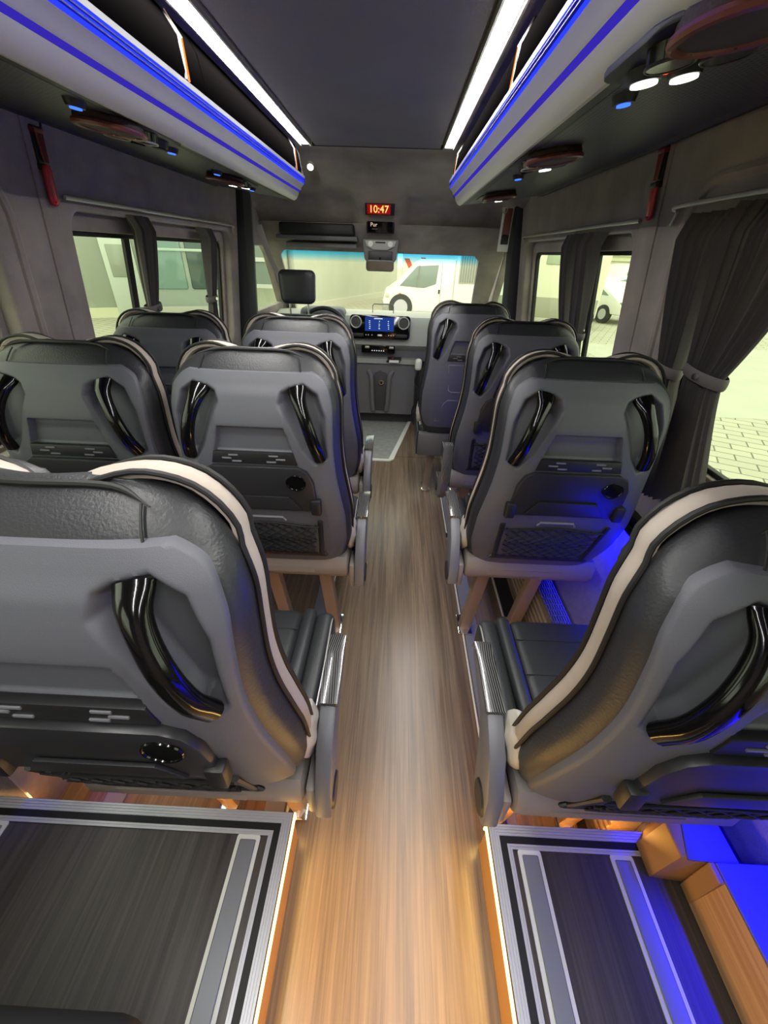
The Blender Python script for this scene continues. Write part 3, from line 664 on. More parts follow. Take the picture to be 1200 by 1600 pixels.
# perforated underside material
rack_under = mat('rack_under', '38383a', .45)
perf = bpy.data.materials.new('perforated_panel'); perf.use_nodes = True
nt = perf.node_tree; b = nt.nodes['Principled BSDF']; tc = nt.nodes.new('ShaderNodeTexCoord'); mp = nt.nodes.new('ShaderNodeMapping'); mp.inputs['Scale'].default_value = (95, 95, 0)
vo = nt.nodes.new('ShaderNodeTexVoronoi'); vo.inputs['Scale'].default_value = 1; vo.inputs['Randomness'].default_value = 0
nt.links.new(tc.outputs['Object'], mp.inputs[0]); nt.links.new(mp.outputs[0], vo.inputs['Vector'])
cr = nt.nodes.new('ShaderNodeValToRGB'); cr.color_ramp.elements[0].position = .26; cr.color_ramp.elements[1].position = .36
cr.color_ramp.elements[0].color = (.002, .002, .002, 1); cr.color_ramp.elements[1].color = (*hexc('4c4c4d'), 1)
nt.links.new(vo.outputs['Distance'], cr.inputs[0]); nt.links.new(cr.outputs[0], b.inputs['Base Color']); b.inputs['Roughness'].default_value = .45
t, cl, call = rack(1, -.005, 'luggage rack along the right with two lit reading lamps in front')
cl(.725, (1, 1), .47); cl(1.45, (1, 0), .50); cl(2.30, (1, 0), .54); call(.925, .478); call(1.72, .50)
t, cl, call = rack(-1, -.035, 'luggage rack along the left with blue call lamps and unlit near reading lamps')
cl(1.255, (0, 0), .49); cl(2.04, (1, 1), .53); call(1.03, .475); call(1.46, .50); call(1.84, .52); call(2.30, .54)

# ------------------------------------------------------------------ emergency hammers
def hammer(s, y, z, label):
    t = empty('emergency_hammer', (s * (wallX(z) - .004), y, z)); tag(t, label, 'emergency hammer', 'emergency hammers on the window posts')
    t.rotation_euler = (0, -s * math.atan(K), 0); t.scale = (.82, .82, .82)
    bm = BM(); box(bm, (-.006, -.018, -.01), (.006, .024, .10), .003); box(bm, (-.02, -.020, -.012), (.012, .022, .006), .003); obj('holder', bm, blackp, t)
    bm = BM()
    for k in range(4): sweep(bm, [(-s * .012, -.015 + k * .010, .088), (-s * .015, -.009 + k * .006, .01)], .0028, 6)
    box(bm, (-.016, -.021, .082), (.016, .022, .096), .003); obj('head', bm, mat('dark_red', '6e1c22', .4), t)
    bm = BM(); P = rrect(-.014, -.10, .012, .0, .012); sweep(bm, [(-s * .012, u, v) for u, v in P], .0065, 8, closed=True, up=(1, 0, 0))
    box(bm, (-s * .015 - .003, -.010, -.092), (-s * .015 + .003, .008, -.005), .002); obj('handle', bm, redp, t)
hammer(1, 1.51, 1.592, 'red emergency hammer on the right window post beside the large curtain')
hammer(-1, 1.375, 1.572, 'red emergency hammer on the left window post')

# ------------------------------------------------------------------ curtains and their rails
def curtain(s, tops, ties, bots, ztop, ztie, zbot, folds, label, name='curtain'):
    """tops/ties/bots = (y0, y1) spans; pleated sheet gathered at the tie"""
    t = empty(name, (s * (wallX(ztop) - .01), (tops[0] + tops[1]) / 2, ztop)); tag(t, label, 'curtain', 'pleated grey curtains')
    T = Matrix.Translation(t.location).inverted()
    bm = BM(); nu, nv = folds * 10, 40; G = []
    for j in range(nv + 1):
        v = j / nv; z = ztop + (zbot - ztop) * v; vt = (ztop - ztie) / (ztop - zbot)
        if v < vt:
            q = v / vt; q2 = q ** 1.6; a = [tops[i] + (ties[i] - tops[i]) * q2 for i in (0, 1)]; amp = .030 * (1 - q2) + .014 * q2
        else:
            q = (v - vt) / (1 - vt); q2 = sstep(q) * .6 + q * .4; a = [ties[i] + (bots[i] - ties[i]) * q2 for i in (0, 1)]; amp = .014 + .012 * q2
        row = []
        for i in range(nu + 1):
            uu = i / nu; ph = uu * folds * 2 * PI + .5 * math.sin(uu * 23 + folds)
            am = amp * (.7 + .5 * math.sin(uu * 17.3 + 1.3 * folds))
            inner = .020 + am * math.sin(ph) * (1 + .15 * math.sin(3 * v + i))
            hook = .012 * max(0, 1 - v * 14)
            y = a[0] + (a[1] - a[0]) * uu + .25 * (a[1] - a[0]) / folds * math.sin(ph * 2) * .5
            y -= hook * 2
            row.append(bm.verts.new(T @ Vector((s * (wallX(z) - inner + hook), y, z - (.006 * math.sin(ph) if j == nv else 0)))))
        G.append(row)
    for j in range(nv):
        for i in range(nu): bm.faces.new((G[j][i], G[j][i + 1], G[j + 1][i + 1], G[j + 1][i]))
    ex = bmesh.ops.extrude_face_region(bm, geom=bm.faces[:]); bmesh.ops.translate(bm, verts=[q for q in ex['geom'] if isinstance(q, bmesh.types.BMVert)], vec=(s * .003, 0, 0))
    obj('fabric', bm, curtm, t, angle=80)
    bm = BM(); cy = (ties[0] + ties[1]) / 2; hw = (ties[1] - ties[0]) / 2 + .010; X = s * (wallX(ztie) - .018)
    P = [(X + .026 * math.cos(a), cy + hw * math.sin(a), ztie + .006 * math.sin(a)) for a in [2 * PI * k / 28 for k in range(28)]]
    sweep(bm, [T @ Vector(p) for p in P], .003, 8, closed=True, up=(0, 0, 1), ry=.014); tb = obj('tieback', bm, mat('tieback_cloth', '55504d', .7), t)
    bm = BM(); c = T @ Vector((X - s * .026, cy - .01 , ztie)); cyl(bm, c, c + Vector((-s * .008, -.004, 0)), .008, n=16); obj('snap_button', bm, chrome, tb)
    return t
curtain(1, (1.13, 1.29), (1.165, 1.25), (1.10, 1.27), 1.505, 1.145, .79, 10, 'right half of the large tied pleated curtain pair, its farther bundle against the post')
curtain(1, (.84, 1.12), (.99, 1.12), (.92, 1.09), 1.515, 1.165, .80, 13, 'nearer wide bundle of the large tied curtain pair beside the paved view')
curtain(1, (2.035, 2.19), (2.03, 2.11), (2.01, 2.13), 1.49, 1.13, .90, 6, 'farther bundle of the curtain pair in the middle of the front right window')
curtain(1, (1.82, 2.02), (1.86, 2.0), (1.84, 2.0), 1.49, 1.13, .90, 6, 'nearer bundle of the curtain pair in the middle of the front right window')
curtain(-1, (1.745, 1.895), (1.765, 1.84), (1.75, 1.85), 1.49, 1.185, .90, 7, 'tied dark curtain hanging between the two panes of the left window')
curtain(-1, (2.34, 2.47), (2.37, 2.44), (2.35, 2.46), 1.48, 1.17, .90, 6, 'tied dark curtain at the far end of the left window beside the black pillar')
def crail(s, y0, y1, z, label, end=None):
    bm = BM(); P = [(s * (wallX(z) - .014), y, z + .0) for y in (y0, (y0 + y1) / 2, y1 - .05)] + [(s * (wallX(z) - .010), y1 - .02, z - .012), (s * (wallX(z) - .006), y1, z - .04)]
    sweep(bm, smoothpath(P, 6), .004, 8, ry=.006); return tag(obj('curtain_rail', bm, silver), label, 'curtain rail', 'silver curtain rails')
crail(1, .1, 1.385, 1.528, 'silver curtain rail over the large curtain at right')
crail(1, 1.56, 2.98, 1.508, 'silver curtain rail over the front right window')
crail(-1, 1.42, 2.80, 1.510, 'silver curtain rail over the left window')

# ------------------------------------------------------------------ passenger seats
W = [(.455, .155), (.47, .175), (.50, .198), (.56, .220), (.64, .236), (.72, .238), (.80, .230), (.88, .220), (.97, .215), (1.06, .216), (1.11, .208), (1.14, .192), (1.165, .168), (1.18, .142), (1.192, .10)]
YR = [(.455, .02), (.50, .0), (.56, -.025), (.65, -.06), (.75, -.088), (.85, -.105), (.95, -.112), (1.03, -.107), (1.10, -.090), (1.15, -.066), (1.175, -.045), (1.192, -.020)]
YF = [(.455, .10), (.55, .085), (.65, .06), (.80, .03), (.95, .01), (1.10, .012), (1.14, .020), (1.175, .022), (1.192, .012)]
def back_body():
    bm = BM(); rings = []; n = 56
    zs = [.455 + (1.192 - .455) * (k / 60) for k in range(61)]
    for z in zs:
        w, a, b = interp(W, z), interp(YR, z), interp(YF, z); c = (a + b) / 2; d = (b - a) / 2; ring = []
        for k in range(n):
            t = 2 * PI * k / n; cx, sy = math.cos(t), math.sin(t); p = 3.2
            x = w * math.copysign(abs(cx) ** (2 / p), cx); y = c + d * math.copysign(abs(sy) ** (2 / p), sy)
            if sy > 0: y -= .018 * (1 - (x / w) ** 2) * 1.3          # dished front
            x *= 1 - .05 * max(0, sy)
            if sy < 0: y += .052 * sstep((shell_w(z) - .012 - abs(x)) / .02) * sstep((1.135 - z) / .02) * sstep((z - .53) / .02)
            if sy < 0 and z > 1.13: y += .006 * sstep((x * x) / .03)
            ring.append(bm.verts.new((x, y, z)))
        rings.append(ring)
    for i in range(len(rings) - 1):
        A, B = rings[i], rings[i + 1]
        for k in range(n): bm.faces.new((A[k], A[(k + 1) % n], B[(k + 1) % n], B[k]))
    bm.faces.new(rings[0][::-1])
    # rounded crown
    top = rings[-1]; zc = 1.195; cx = sum((v.co for v in top), Vector()) / n
    r2 = [bm.verts.new(v.co.lerp(Vector((cx.x, cx.y, zc)), .35) + Vector((0, 0, .003))) for v in top]
    for k in range(n): bm.faces.new((top[k], top[(k + 1) % n], r2[(k + 1) % n], r2[k]))
    bm.faces.new(r2)
    return bm
HREC = [(.100, 1.120), (.135, 1.128), (.168, 1.105), (.186, 1.05), (.188, .945), (.158, .930), (.128, .97), (.098, 1.04), (.074, 1.085), (.080, 1.11)]
POCK = [(-.082, 1.030), (.082, 1.030), (.104, .957), (-.104, .957)]
def shell_w(z):
    w = interp(W, z) - .014
    if z > 1.07: w = min(w, .202 - .010 * ((z - 1.07) / .08) - .040 * ((z - 1.07) / .082) ** 4)
    return w
def shell_y(x, z, rec=True):
    w = interp(W, z); u = abs(x) / w
    y = interp(YR, z) - .012 + .034 * u ** 6
    if rec:
        ax = abs(x)
        d = sdf(ax, z, HREC)
        y += .038 * sstep(-d / .026 + .2)
        d2 = sdf(x, z, POCK); y += .016 * sstep(-d2 / .006 + .2)
        # raised centre field
        y -= .004 * sstep((.10 - abs(ax - .0)) / .02) * sstep((z - 1.0) / .02) * sstep((1.13 - z) / .03)
    return y
def back_shell(plain=False):
    bm = BM(); nu, nv = 150, 160; G = []
    z0, z1 = .525, 1.152
    for j in range(nv + 1):
        z = z0 + (z1 - z0) * j / nv; ws = shell_w(z)
        if z < .56: ws *= math.sqrt(1 - ((.56 - z) / .05) ** 2 * .35)
        G.append([bm.verts.new((ws * (2 * i / nu - 1), shell_y(ws * (2 * i / nu - 1), z, True), z)) for i in range(nu + 1)])
    for j in range(nv):
        for i in range(nu): bm.faces.new((G[j][i], G[j][i + 1], G[j + 1][i + 1], G[j + 1][i]))
    edge = [e for e in bm.edges if e.is_boundary]
    ex = bmesh.ops.extrude_edge_only(bm, edges=edge); vs = [v for v in ex['geom'] if isinstance(v, bmesh.types.BMVert)]
    for v in vs: v.co.y += .006; v.co.x *= 1.006
    edge = [e for e in ex['geom'] if isinstance(e, bmesh.types.BMEdge)]
    ex = bmesh.ops.extrude_edge_only(bm, edges=edge)
    for v in ex['geom']:
        if isinstance(v, bmesh.types.BMVert): v.co.y += .045; v.co.x *= .97
    return bm
def surfpt(x, z, off=0): return Vector((x, shell_y(x, z, False) - off, z))
def wing_path(q, off, yoff, z0=.57):
    """up one side of the backrest and over its raised front shoulder"""
    ym = lambda z: interp(YR, z) * .28 + interp(YF, z) * .72 + yoff
    n = 26; P = [(q * (interp(W, z) - .002 + off), ym(z), z) for z in [z0 + (1.12 - z0) * k / n for k in range(n + 1)]]
    y1 = ym(1.14)
    P += [(q * (.199 + off), y1, 1.140 + off * .3), (q * (.184 + off * .8), y1 + .002, 1.166 + off), (q * (.160 + off * .5), y1 + .004, 1.187 + off), (q * .130, y1 + .004, 1.198 + off), (q * .100, y1 + .003, 1.200 + off), (q * .068, y1 - .001, 1.194 + off * .5), (q * .042, y1 - .006, 1.185), (q * .025, y1 - .012, 1.174)]
    return smoothpath(P, 2)
def make_seat(style='coach', arm=True, raised=False, side=1, legs=True):
    """local origin: floor below the lower back edge of the backrest, +Y forward. side=+1: aisle on the -X side"""
    t = empty('bus_seat')
    obj('backrest', back_body(), leather, t, angle=60)
    # cream side bolsters with black piping, rising as shoulders over the crown
    for q in (-1, 1):
        bm = BM(); sweep(bm, wing_path(q, -.004, .010), .0085, 10, up=(0, 1, 0), ry=.016); obj('cream_bolster', bm, cream, t)
        bm = BM(); sweep(bm, wing_path(q, .003, -.009), .0036, 8, up=(0, 1, 0)); sweep(bm, wing_path(q, .002, .027), .0036, 8, up=(0, 1, 0)); obj('piping', bm, blackr, t)
    bm = BM(); sweep(bm, smoothpath([(-.132, interp(YR, 1.15) + .020, 1.183), (-.085, interp(YR, 1.18) + .014, 1.192), (0, interp(YR, 1.18) + .012, 1.194), (.085, interp(YR, 1.18) + .014, 1.192), (.132, interp(YR, 1.15) + .020, 1.183)], 6), [.0008 + .0032 * sstep(min(k, 24 - k) / 6) for k in range(25)], 8, up=(0, 0, 1)); obj('crown_piping', bm, blackr, t)
    for q in (-1, 1):
        P = [p for p in wing_path(q, -.006, 0) if p.z > 1.08]
        bm = BM(); prism(bm, [(p.x, p.z) for p in P] + [(q * .01, 1.10), (q * .15, 1.08)], lambda x, z: Vector((x, .008, z)), lambda x, z: Vector((x, .030, z)), .004); obj('shoulder_pad', bm, leather, t)
    # puffy cream hip insert
    for q in (-1, 1):
        bm = BM(); bmesh.ops.create_uvsphere(bm, u_segments=20, v_segments=12, radius=1)
        for v in bm.verts:
            v.co = Vector((v.co.x * .020 + q * .225, v.co.y * .055 + .055, v.co.z * .075 + .60 + v.co.y * -.02)); v.co.x += .0025 * math.sin(v.co.z * 260)
        obj('hip_cushion', bm, mat('pale_insert', 'aaa49c', .6, bump=.4, bscale=80), t)
    sh = obj('rear_shell', back_shell(), shellm, t, angle=50)
    # seam over the top leather
    for q in (-1, 1):
        bm = BM(); sweep(bm, [(q * (.115 + (1.19 - z) * .25), interp(YR, z) - .0008 + .006 * sstep(.115 ** 2 / .03), z) for z in [1.150 + k * .006 for k in range(6)]], .0016, 6); obj('seam', bm, blackr, t)
    if style == 'coach' or style == 'front':
        # glossy grab handles
        for q in (-1, 1):
            ctrl = [(q * .118, 1.118, -.008), (q * .126, 1.095, .008), (q * .145, 1.045, .016), (q * .160, .99, .013), (q * .170, .945, -.002)]
            P = smoothpath([surfpt(x, z, o) for x, z, o in ctrl], 6); N = len(P)
            bm = BM(); sweep(bm, P, [.024 - .009 * sstep(k / (N * .4)) + .002 * k / N for k in range(N)], 16, up=(0, 1, 0), ry=[.013] * N); h = obj('grab_handle', bm, gloss, t)
        # hook strip under the pocket
        bm = BM(); prism(bm, [(-.104, .962), (.104, .962), (.112, .930), (-.112, .930)], lambda x, z: surfpt(x, z, .004), lambda x, z: surfpt(x, z, -.010), .0015); hs = obj('hook_strip', bm, blackp, t)
        for q in (-1, 1):
            bm = BM()
            for x, z in ((q * .052, .955), (q * .070, .946), (q * .045, .938)):
                a = surfpt(x, z, .0048); box(bm, (a.x - .012, a.y - .0006, a.z - .0018), (a.x + .012, a.y + .002, a.z + .0018))
            obj('slits', bm, mat('slit_grey', '6c6c72', .5), hs, smooth=False)
    if style == 'coach':
        # folding tray with cup dish and latch clips
        TR = [(-.112, .926), (.112, .926), (.136, .912), (.150, .88), (.156, .782), (-.156, .782), (-.150, .88), (-.136, .912)]
        bm = BM(); prism(bm, TR, lambda x, z: surfpt(x, z, .014), lambda x, z: surfpt(x, z, -.006), .004); tr = obj('tray_table', bm, mat('tray_plastic', '232326', .38), t)
        bm = BM(); prism(bm, [(-.080, .835), (.080, .835), (.11, .79), (-.11, .79)], lambda x, z: surfpt(x, z, .0165), lambda x, z: surfpt(x, z, .01), .0015); obj('tray_relief', bm, MATS['tray_plastic'], tr)
        bm = BM(); c = surfpt(.105, .882, .0145); sweep(bm, [(c.x + .025 * math.cos(a), c.y, c.z + .021 * math.sin(a)) for a in [2 * PI * k / 24 for k in range(24)]], .0022, 6, closed=True, up=(0, 1, 0))
        cyl(bm, c + Vector((0, -.0002, 0)), c + Vector((0, .004, 0)), .024, n=24); obj('cup_dish', bm, gloss, tr)
        for q in (-1, 1):
            a = surfpt(q * .152, .802, .016); bm = BM(); box(bm, (a.x - .014, a.y - .006, a.z - .026), (a.x + .014, a.y + .016, a.z + .022), .005); obj('latch', bm, blackp, t)
        # net pocket
        NT = [(-.150, .738), (.150, .738), (.158, .71), (.142, .575), (.132, .566), (-.132, .566), (-.142, .575), (-.158, .71)]
        bm = BM(); prism(bm, NT, lambda x, z: surfpt(x, z, .001), lambda x, z: surfpt(x, z, -.006)); nb = obj('net_pocket', bm, mat('pocket_back', '56565c', .6), t)
        bm = BM()
        P = [surfpt(x, z, .004) for x, z in [(-.155, .738), (-.143, .585), (-.133, .571), (.133, .571), (.143, .585), (.155, .738)]]
        sweep(bm, smoothpath(P, 5), .008, 8, up=(0, 1, 0), ry=.005); obj('net_frame', bm, blackp, nb)
        bm = BM(); P = [surfpt(x, .722 + .008 * math.cos(x * 22), .006) for x in [-.15 + .02 * k for k in range(16)]]; sweep(bm, P, .003, 6)
        for k in range(-16, 17):
            for dgn in (1, -1):
                pts = []
                for q in range(12):
                    z = .577 + .143 * q / 11; x = k * .036 + dgn * (z - .65) * 1.5
                    lim = .133 + (z - .57) * .1
                    if abs(x) < lim: pts.append(surfpt(x, z, .006 + .003 * math.sin(q * 1.1)))
                if len(pts) > 1: sweep(bm, pts, .0023, 5)
        obj('net', bm, blackr, nb)
        bm = BM(); P = [surfpt(x, z, .002) for x, z in ((-.055, .738), (-.048, .750), (.048, .750), (.055, .738))]; sweep(bm, P, .0035, 6); obj('strap_loop', bm, mat('strap_grey', '7c7c84', .5), nb)
    elif style == 'front':
        for poly in ([(-.10, .91), (.16, .91), (.16, .76), (-.07, .76), (-.085, .77)], [(-.08, .71), (.16, .71), (.16, .57), (-.14, .57), (-.10, .69)]):
            bm = BM(); sweep(bm, [surfpt(x, z, -.0) for x, z in poly], .0022, 6, closed=True, up=(0, 1, 0)); obj('panel_line', bm, mat('groove_light', '808088', .5), t)
    # seat cushion, split into a centre pad and two side bolsters with piping
    q = side
    bm = BM(); box(bm, (-.13, .02, .425), (.13, .462, .505), .028, 4)
    obj('cushion', bm, leather2, t)
    for u in (-1, 1):
        bm = BM(); box(bm, (u * .128, .04, .42), (u * .168, .460, .516), .018, 4); box(bm, (u * .166, .04, .41), (u * .222, .452, .512), .024, 4); obj('cushion_bolster', bm, leather2, t)
        bm = BM(); sweep(bm, smoothpath([(u * .216, .06, .505), (u * .219, .25, .511), (u * .216, .41, .505), (u * .214, .448, .48), (u * .214, .452, .44)], 5), .0025, 6); obj('cushion_piping', bm, silver, t)
    bm = BM()
    for yy in (.16, .27, .38): sweep(bm, [(-.125, yy, .5045), (.125, yy, .5045)], .0016, 6)
    obj('cushion_seam', bm, blackr, t)
    # underframe and beam
    if style == 'front':
        bm = BM(); box(bm, (-.225, .0, .32), (.18, .40, .47), .01, 2); obj('beam', bm, mat('box_grey', '4d4c50', .5), t)
        bm = BM(); box(bm, (-.232, .02, .32), (-.222, .40, .475), .003, 1); obj('box_edge', bm, blackp, t)
    else:
        bm = BM(); prism(bm, [(-.012, .535), (-.026, .51), (-.026, .470), (-.010, .446), (.10, .400), (.38, .39), (.40, .43), (.10, .47), (.06, .53)], lambda y, z: Vector((-.222, y, z)), lambda y, z: Vector((.222, y, z)), .012); obj('beam', bm, beamm, t)
        bm = BM(); prism(bm, [(-.0285, .475), (-.0285, .495), (-.020, .495), (-.020, .475)], lambda y, z: Vector((-.13 - (z - .42) * .3, y, z)), lambda y, z: Vector((.11, y, z)), .002); obj('beam_inset', bm, beamm, t)
    if legs:
        for lx in ((-.118, .085) if side > 0 else (.118, -.085)):
            bm = BM(); prism(bm, [(.075, .40), (.115, .40), (.165, .008), (.125, .008)], lambda y, z: Vector((lx - .024 + (.42 - z) * .05 * -side, y, z)), lambda y, z: Vector((lx + .024 + (.42 - z) * .05 * -side, y, z)), .004)
            lg = obj('leg', bm, leg_m, t)
            bm = BM(); box(bm, (lx - .030 - side * .02, .10, .004), (lx + .030 - side * .02, .21, .016), .003); cyl(bm, (lx - side * .02, .185, .014), (lx - side * .02, .185, .026), .010, n=12); obj('foot_bracket', bm, chrome, lg)
    if arm:
        ax = -side * .262
        pr = [(-.035, .430), (-.01, .405), (.04, .402), (.058, .44), (.085, .535), (.115, .583), (.235, .600), (.258, .612), (.252, .632), (.20, .642), (.09, .632), (.02, .588), (-.025, .51)]
        a = bpy.data.objects.new('armrest', None)
        bm = BM(); prism(bm, pr, lambda y, z: Vector((ax - .017, y, z)), lambda y, z: Vector((ax + .017, y, z)), .006)
        piv = Vector((ax, .01, .44)); M = Matrix.Translation(piv) @ Matrix.Rotation(math.radians(78 if raised else 0), 4, 'X') @ Matrix.Translation(-piv)
        if raised: bmesh.ops.transform(bm, matrix=M, verts=bm.verts)
        a = obj('armrest', bm, mat('arm_plastic', '5a5a60', .45), t)
        pad = [(.080, .630), (.12, .588), (.235, .602), (.262, .613), (.254, .637), (.20, .647)]
        bm = BM(); prism(bm, [(.085, .628), (.10, .632), (.20, .6425), (.252, .632), (.262, .612), (.264, .616), (.256, .640), (.20, .650), (.085, .638)], lambda y, z: Vector((ax - .019, y, z)), lambda y, z: Vector((ax + .019, y, z)), .001)
        if raised: bmesh.ops.transform(bm, matrix=M, verts=bm.verts)
        obj('arm_pad', bm, carbon, a)
        bm = BM(); cyl(bm, (ax - side * .016, .008, .455), (ax - side * .021, .008, .455), .036, .032, 26); obj('pivot_cover', bm, blackp, a)
        bm = BM(); box(bm, (-side * .225, -.02, .405), (-side * .246, .07, .505), .008); obj('arm_bracket', bm, beamm, t)
        bm = BM(); box(bm, (-side * .225, .075, .47), (-side * .243, .135, .53), .004); bk = obj('belt_buckle', bm, blackp, t)
        bm = BM(); box(bm, (-side * .226, .085, .528), (-side * .242, .118, .536), .002); obj('release_button', bm, redb, bk)
    return t
# carbon weave
carbon = bpy.data.materials.new('carbon_weave'); carbon.use_nodes = True
nt = carbon.node_tree; b = nt.nodes['Principled BSDF']; tc = nt.nodes.new('ShaderNodeTexCoord'); mp = nt.nodes.new('ShaderNodeMapping'); mp.inputs['Rotation'].default_value = (0, 0, .78)
wv = nt.nodes.new('ShaderNodeTexWave'); wv.inputs['Scale'].default_value = 95; wv.bands_direction = 'DIAGONAL'
nt.links.new(tc.outputs['Object'], mp.inputs[0]); nt.links.new(mp.outputs[0], wv.inputs['Vector'])
cr = nt.nodes.new('ShaderNodeValToRGB'); cr.color_ramp.elements[0].color = (.012, .012, .012, 1); cr.color_ramp.elements[1].color = (.13, .13, .135, 1); cr.color_ramp.elements[0].position = .55
nt.links.new(wv.outputs['Fac'], cr.inputs[0]); nt.links.new(cr.outputs[0], b.inputs['Base Color']); b.inputs['Roughness'].default_value = .22; b.inputs['Coat Weight'].default_value = .6

def copy_tree(o, parent=None):
    c = o.copy(); COL.objects.link(c); c.parent = parent
    for ch in list(o.children): copy_tree(ch, c)
    return c
protoR = make_seat('coach', True, False, 1)
protoL = make_seat('coach', True, False, -1)
protoLw = make_seat('coach', False, False, 1)
protoR2 = make_seat('coach', True, True, 1)
protoF = make_seat('front', False, False, 1)
used = set()
def seat(proto, x, y, label, rz=0):
    o = proto if proto.name not in used else copy_tree(proto)
    used.add(proto.name); o.location = (x, y, 0); o.rotation_euler = (0, 0, rz); tag(o, label, 'seat', 'coach seats'); return o
seat(protoR, .612, .37, 'black and cream seat at lower right, nearest on the right of the aisle')
seat(protoR, .612, 1.08, 'seat on the right with blue-lit tray back, directly before the large curtain')
seat(protoR2, .622, 1.72, 'seat on the right with its armrest raised, behind the front passenger seat')
seat(protoF, .50, 2.34, 'frontmost seat on the right, plain back panel over a grey box')
seat(protoL, -.25, .37, 'black and cream seat at lower left, nearest on the left of the aisle')
seat(protoL, -.238, 1.05, 'middle seat on the left of the aisle with net pocket and closed tray')
seat(protoL, -.255, 1.62, 'foremost passenger seat left of the aisle, under the driver headrest')
seat(protoLw, -.715, 1.05, 'left window seat at the frame edge, beside the middle aisle seat')
seat(protoLw, -.73, 1.60, 'foremost left window seat in front of the glazed left window')
# driver seat
t = empty('driver_seat', (-.53, 2.88, -.0)); tag(t, 'driver seat with dark headrest on two posts before the windscreen', 'seat')
bm = BM(); bmesh.ops.create_cube(bm, size=1)
for v in bm.verts: v.co = Vector((v.co.x * (.235 if v.co.z > 0 else .215), v.co.y * .09, v.co.z * .19 + 1.205))
bmesh.ops.bevel(bm, geom=bm.edges[:], offset=.035, segments=5, affect='EDGES', profile=.5); obj('headrest', bm, leather, t)
for x in (-.06, .06):
    bm = BM(); cyl(bm, (x, 0, 1.0), (x, 0, 1.13), .006, n=10); obj('headrest_post', bm, chrome, t)
bm = BM(); box(bm, (-.25, -.06, .45), (.25, .06, 1.05), .05, 4); obj('backrest', bm, leather, t)
bm = BM(); box(bm, (-.25, .02, .34), (.25, .50, .50), .05, 4); obj('cushion', bm, leather, t)
bm = BM(); box(bm, (-.22, -.05, .0), (.22, .42, .35), .01, 2); obj('seat_base', bm, blackp, t)
# black cushion corner of the rear bench under the camera
t = empty('bench_seat', (-.42, -.12, .161)); tag(t, 'black seat cushion edge in the lower left corner of the frame', 'seat')
bm = BM(); box(bm, (-.30, -.45, .25), (.22, .192, .35), .03, 5); obj('cushion', bm, mat('bench_cloth', '141417', .9), t)
bm = BM(); box(bm, (-.25, -.40, .0), (.17, .08, .27), .02, 2); obj('seat_base', bm, blackp, t)
# fluorescent handset box on the right pillar; seat belt and label on the left door pillar
t = empty('pillar_case', (.775, 3.13, 1.60)); tag(t, 'brown and silver wall case on the black right pillar', 'wall case')
bm = BM(); box(bm, (-.035, -.035, -.17), (.03, -.01, .06), .004); obj('backing', bm, whitep, t)
bm = BM(); box(bm, (-.025, -.05, -.08), (.02, -.033, .055), .004); obj('brown_panel', bm, mat('brown_panel', '6d3a2c', .4), t)
bm = BM(); box(bm, (-.025, -.05, -.13), (.02, -.033, -.08), .003); obj('dark_panel', bm, blackp, t)
bm = BM(); sweep(bm, [(-.03 + .015 * math.cos(a), -.05, .05 + .022 * math.sin(a)) for a in [2 * PI * k / 20 for k in range(20)]], .003, 6, closed=True, up=(0, 1, 0)); obj('key_ring', bm, silver, t)
bm = BM(); sweep(bm, smoothpath([(-.80, 3.10, 1.53), (-.78, 3.14, 1.42), (-.76, 3.18, 1.33), (-.74, 3.22, 1.26), (-.70, 3.25, 1.1)], 6), .004, 6, ry=.022, up=(1, 0, 0))
tag(obj('hanging_cover', bm, mat('pale_cover', 'b9b6a6', .6)), 'pale crumpled strap cover hanging beside the driver door window', 'strap cover')
bm = BM(); box(bm, (-.862, 3.055, 1.36), (-.855, 3.10, 1.43), .002); tag(obj('pillar_sticker', bm, whitep), 'small pale sticker on the left inner pillar', 'sticker')
bm = BM(); sweep(bm, smoothpath([(-.85, 3.04, 1.49), (-.835, 3.03, 1.46), (-.84, 3.03, 1.44)], 5), .006, 6); tag(obj('coat_hook', bm, blackp), 'black coat hook above the sticker on the left inner pillar', 'hook')

# ------------------------------------------------------------------ outside
def brickmat():
    m = bpy.data.materials.new('paving'); m.use_nodes = True; nt = m.node_tree; b = nt.nodes['Principled BSDF']
    tc = nt.nodes.new('ShaderNodeTexCoord'); mp = nt.nodes.new('ShaderNodeMapping'); mp.inputs['Rotation'].default_value = (0, 0, .5)
    br = nt.nodes.new('ShaderNodeTexBrick'); br.inputs['Scale'].default_value = 1; br.inputs['Brick Width'].default_value = .42; br.inputs['Row Height'].default_value = .22
    br.inputs['Mortar Size'].default_value = .010; br.inputs['Color1'].default_value = (*hexc('b5b39c'), 1); br.inputs['Color2'].default_value = (*hexc('adaa95'), 1); br.inputs['Mortar'].default_value = (*hexc('6b6957'), 1)
    nt.links.new(tc.outputs['Object'], mp.inputs[0]); nt.links.new(mp.outputs[0], br.inputs['Vector']); nt.links.new(br.outputs['Color'], b.inputs['Base Color']); b.inputs['Roughness'].default_value = .9
    return m
GZ = -.70
bm = BM(); box(bm, (-60, -30, GZ - .1), (60, 90, GZ)); tag(obj('paved_ground', bm, brickmat(), smooth=False), 'pale block paving of the yard outside the windows', 'ground', kind='structure')
concrete = mat('concrete_asphalt', 'b4b4a0', .9, noise=.06, nscale=2)
bm = BM(); box(bm, (5.3, 6.5, GZ), (60, 13, GZ + .004)); tag(obj('asphalt_lane', bm, concrete, smooth=False), 'plain grey lane beyond the paving on the right', 'ground', kind='structure')
wallg = mat('render_wall', 'bfc3ad', .9, noise=.05, nscale=1)
cremw = mat('cream_render', 'd9d8b8', .9, noise=.05, nscale=1)
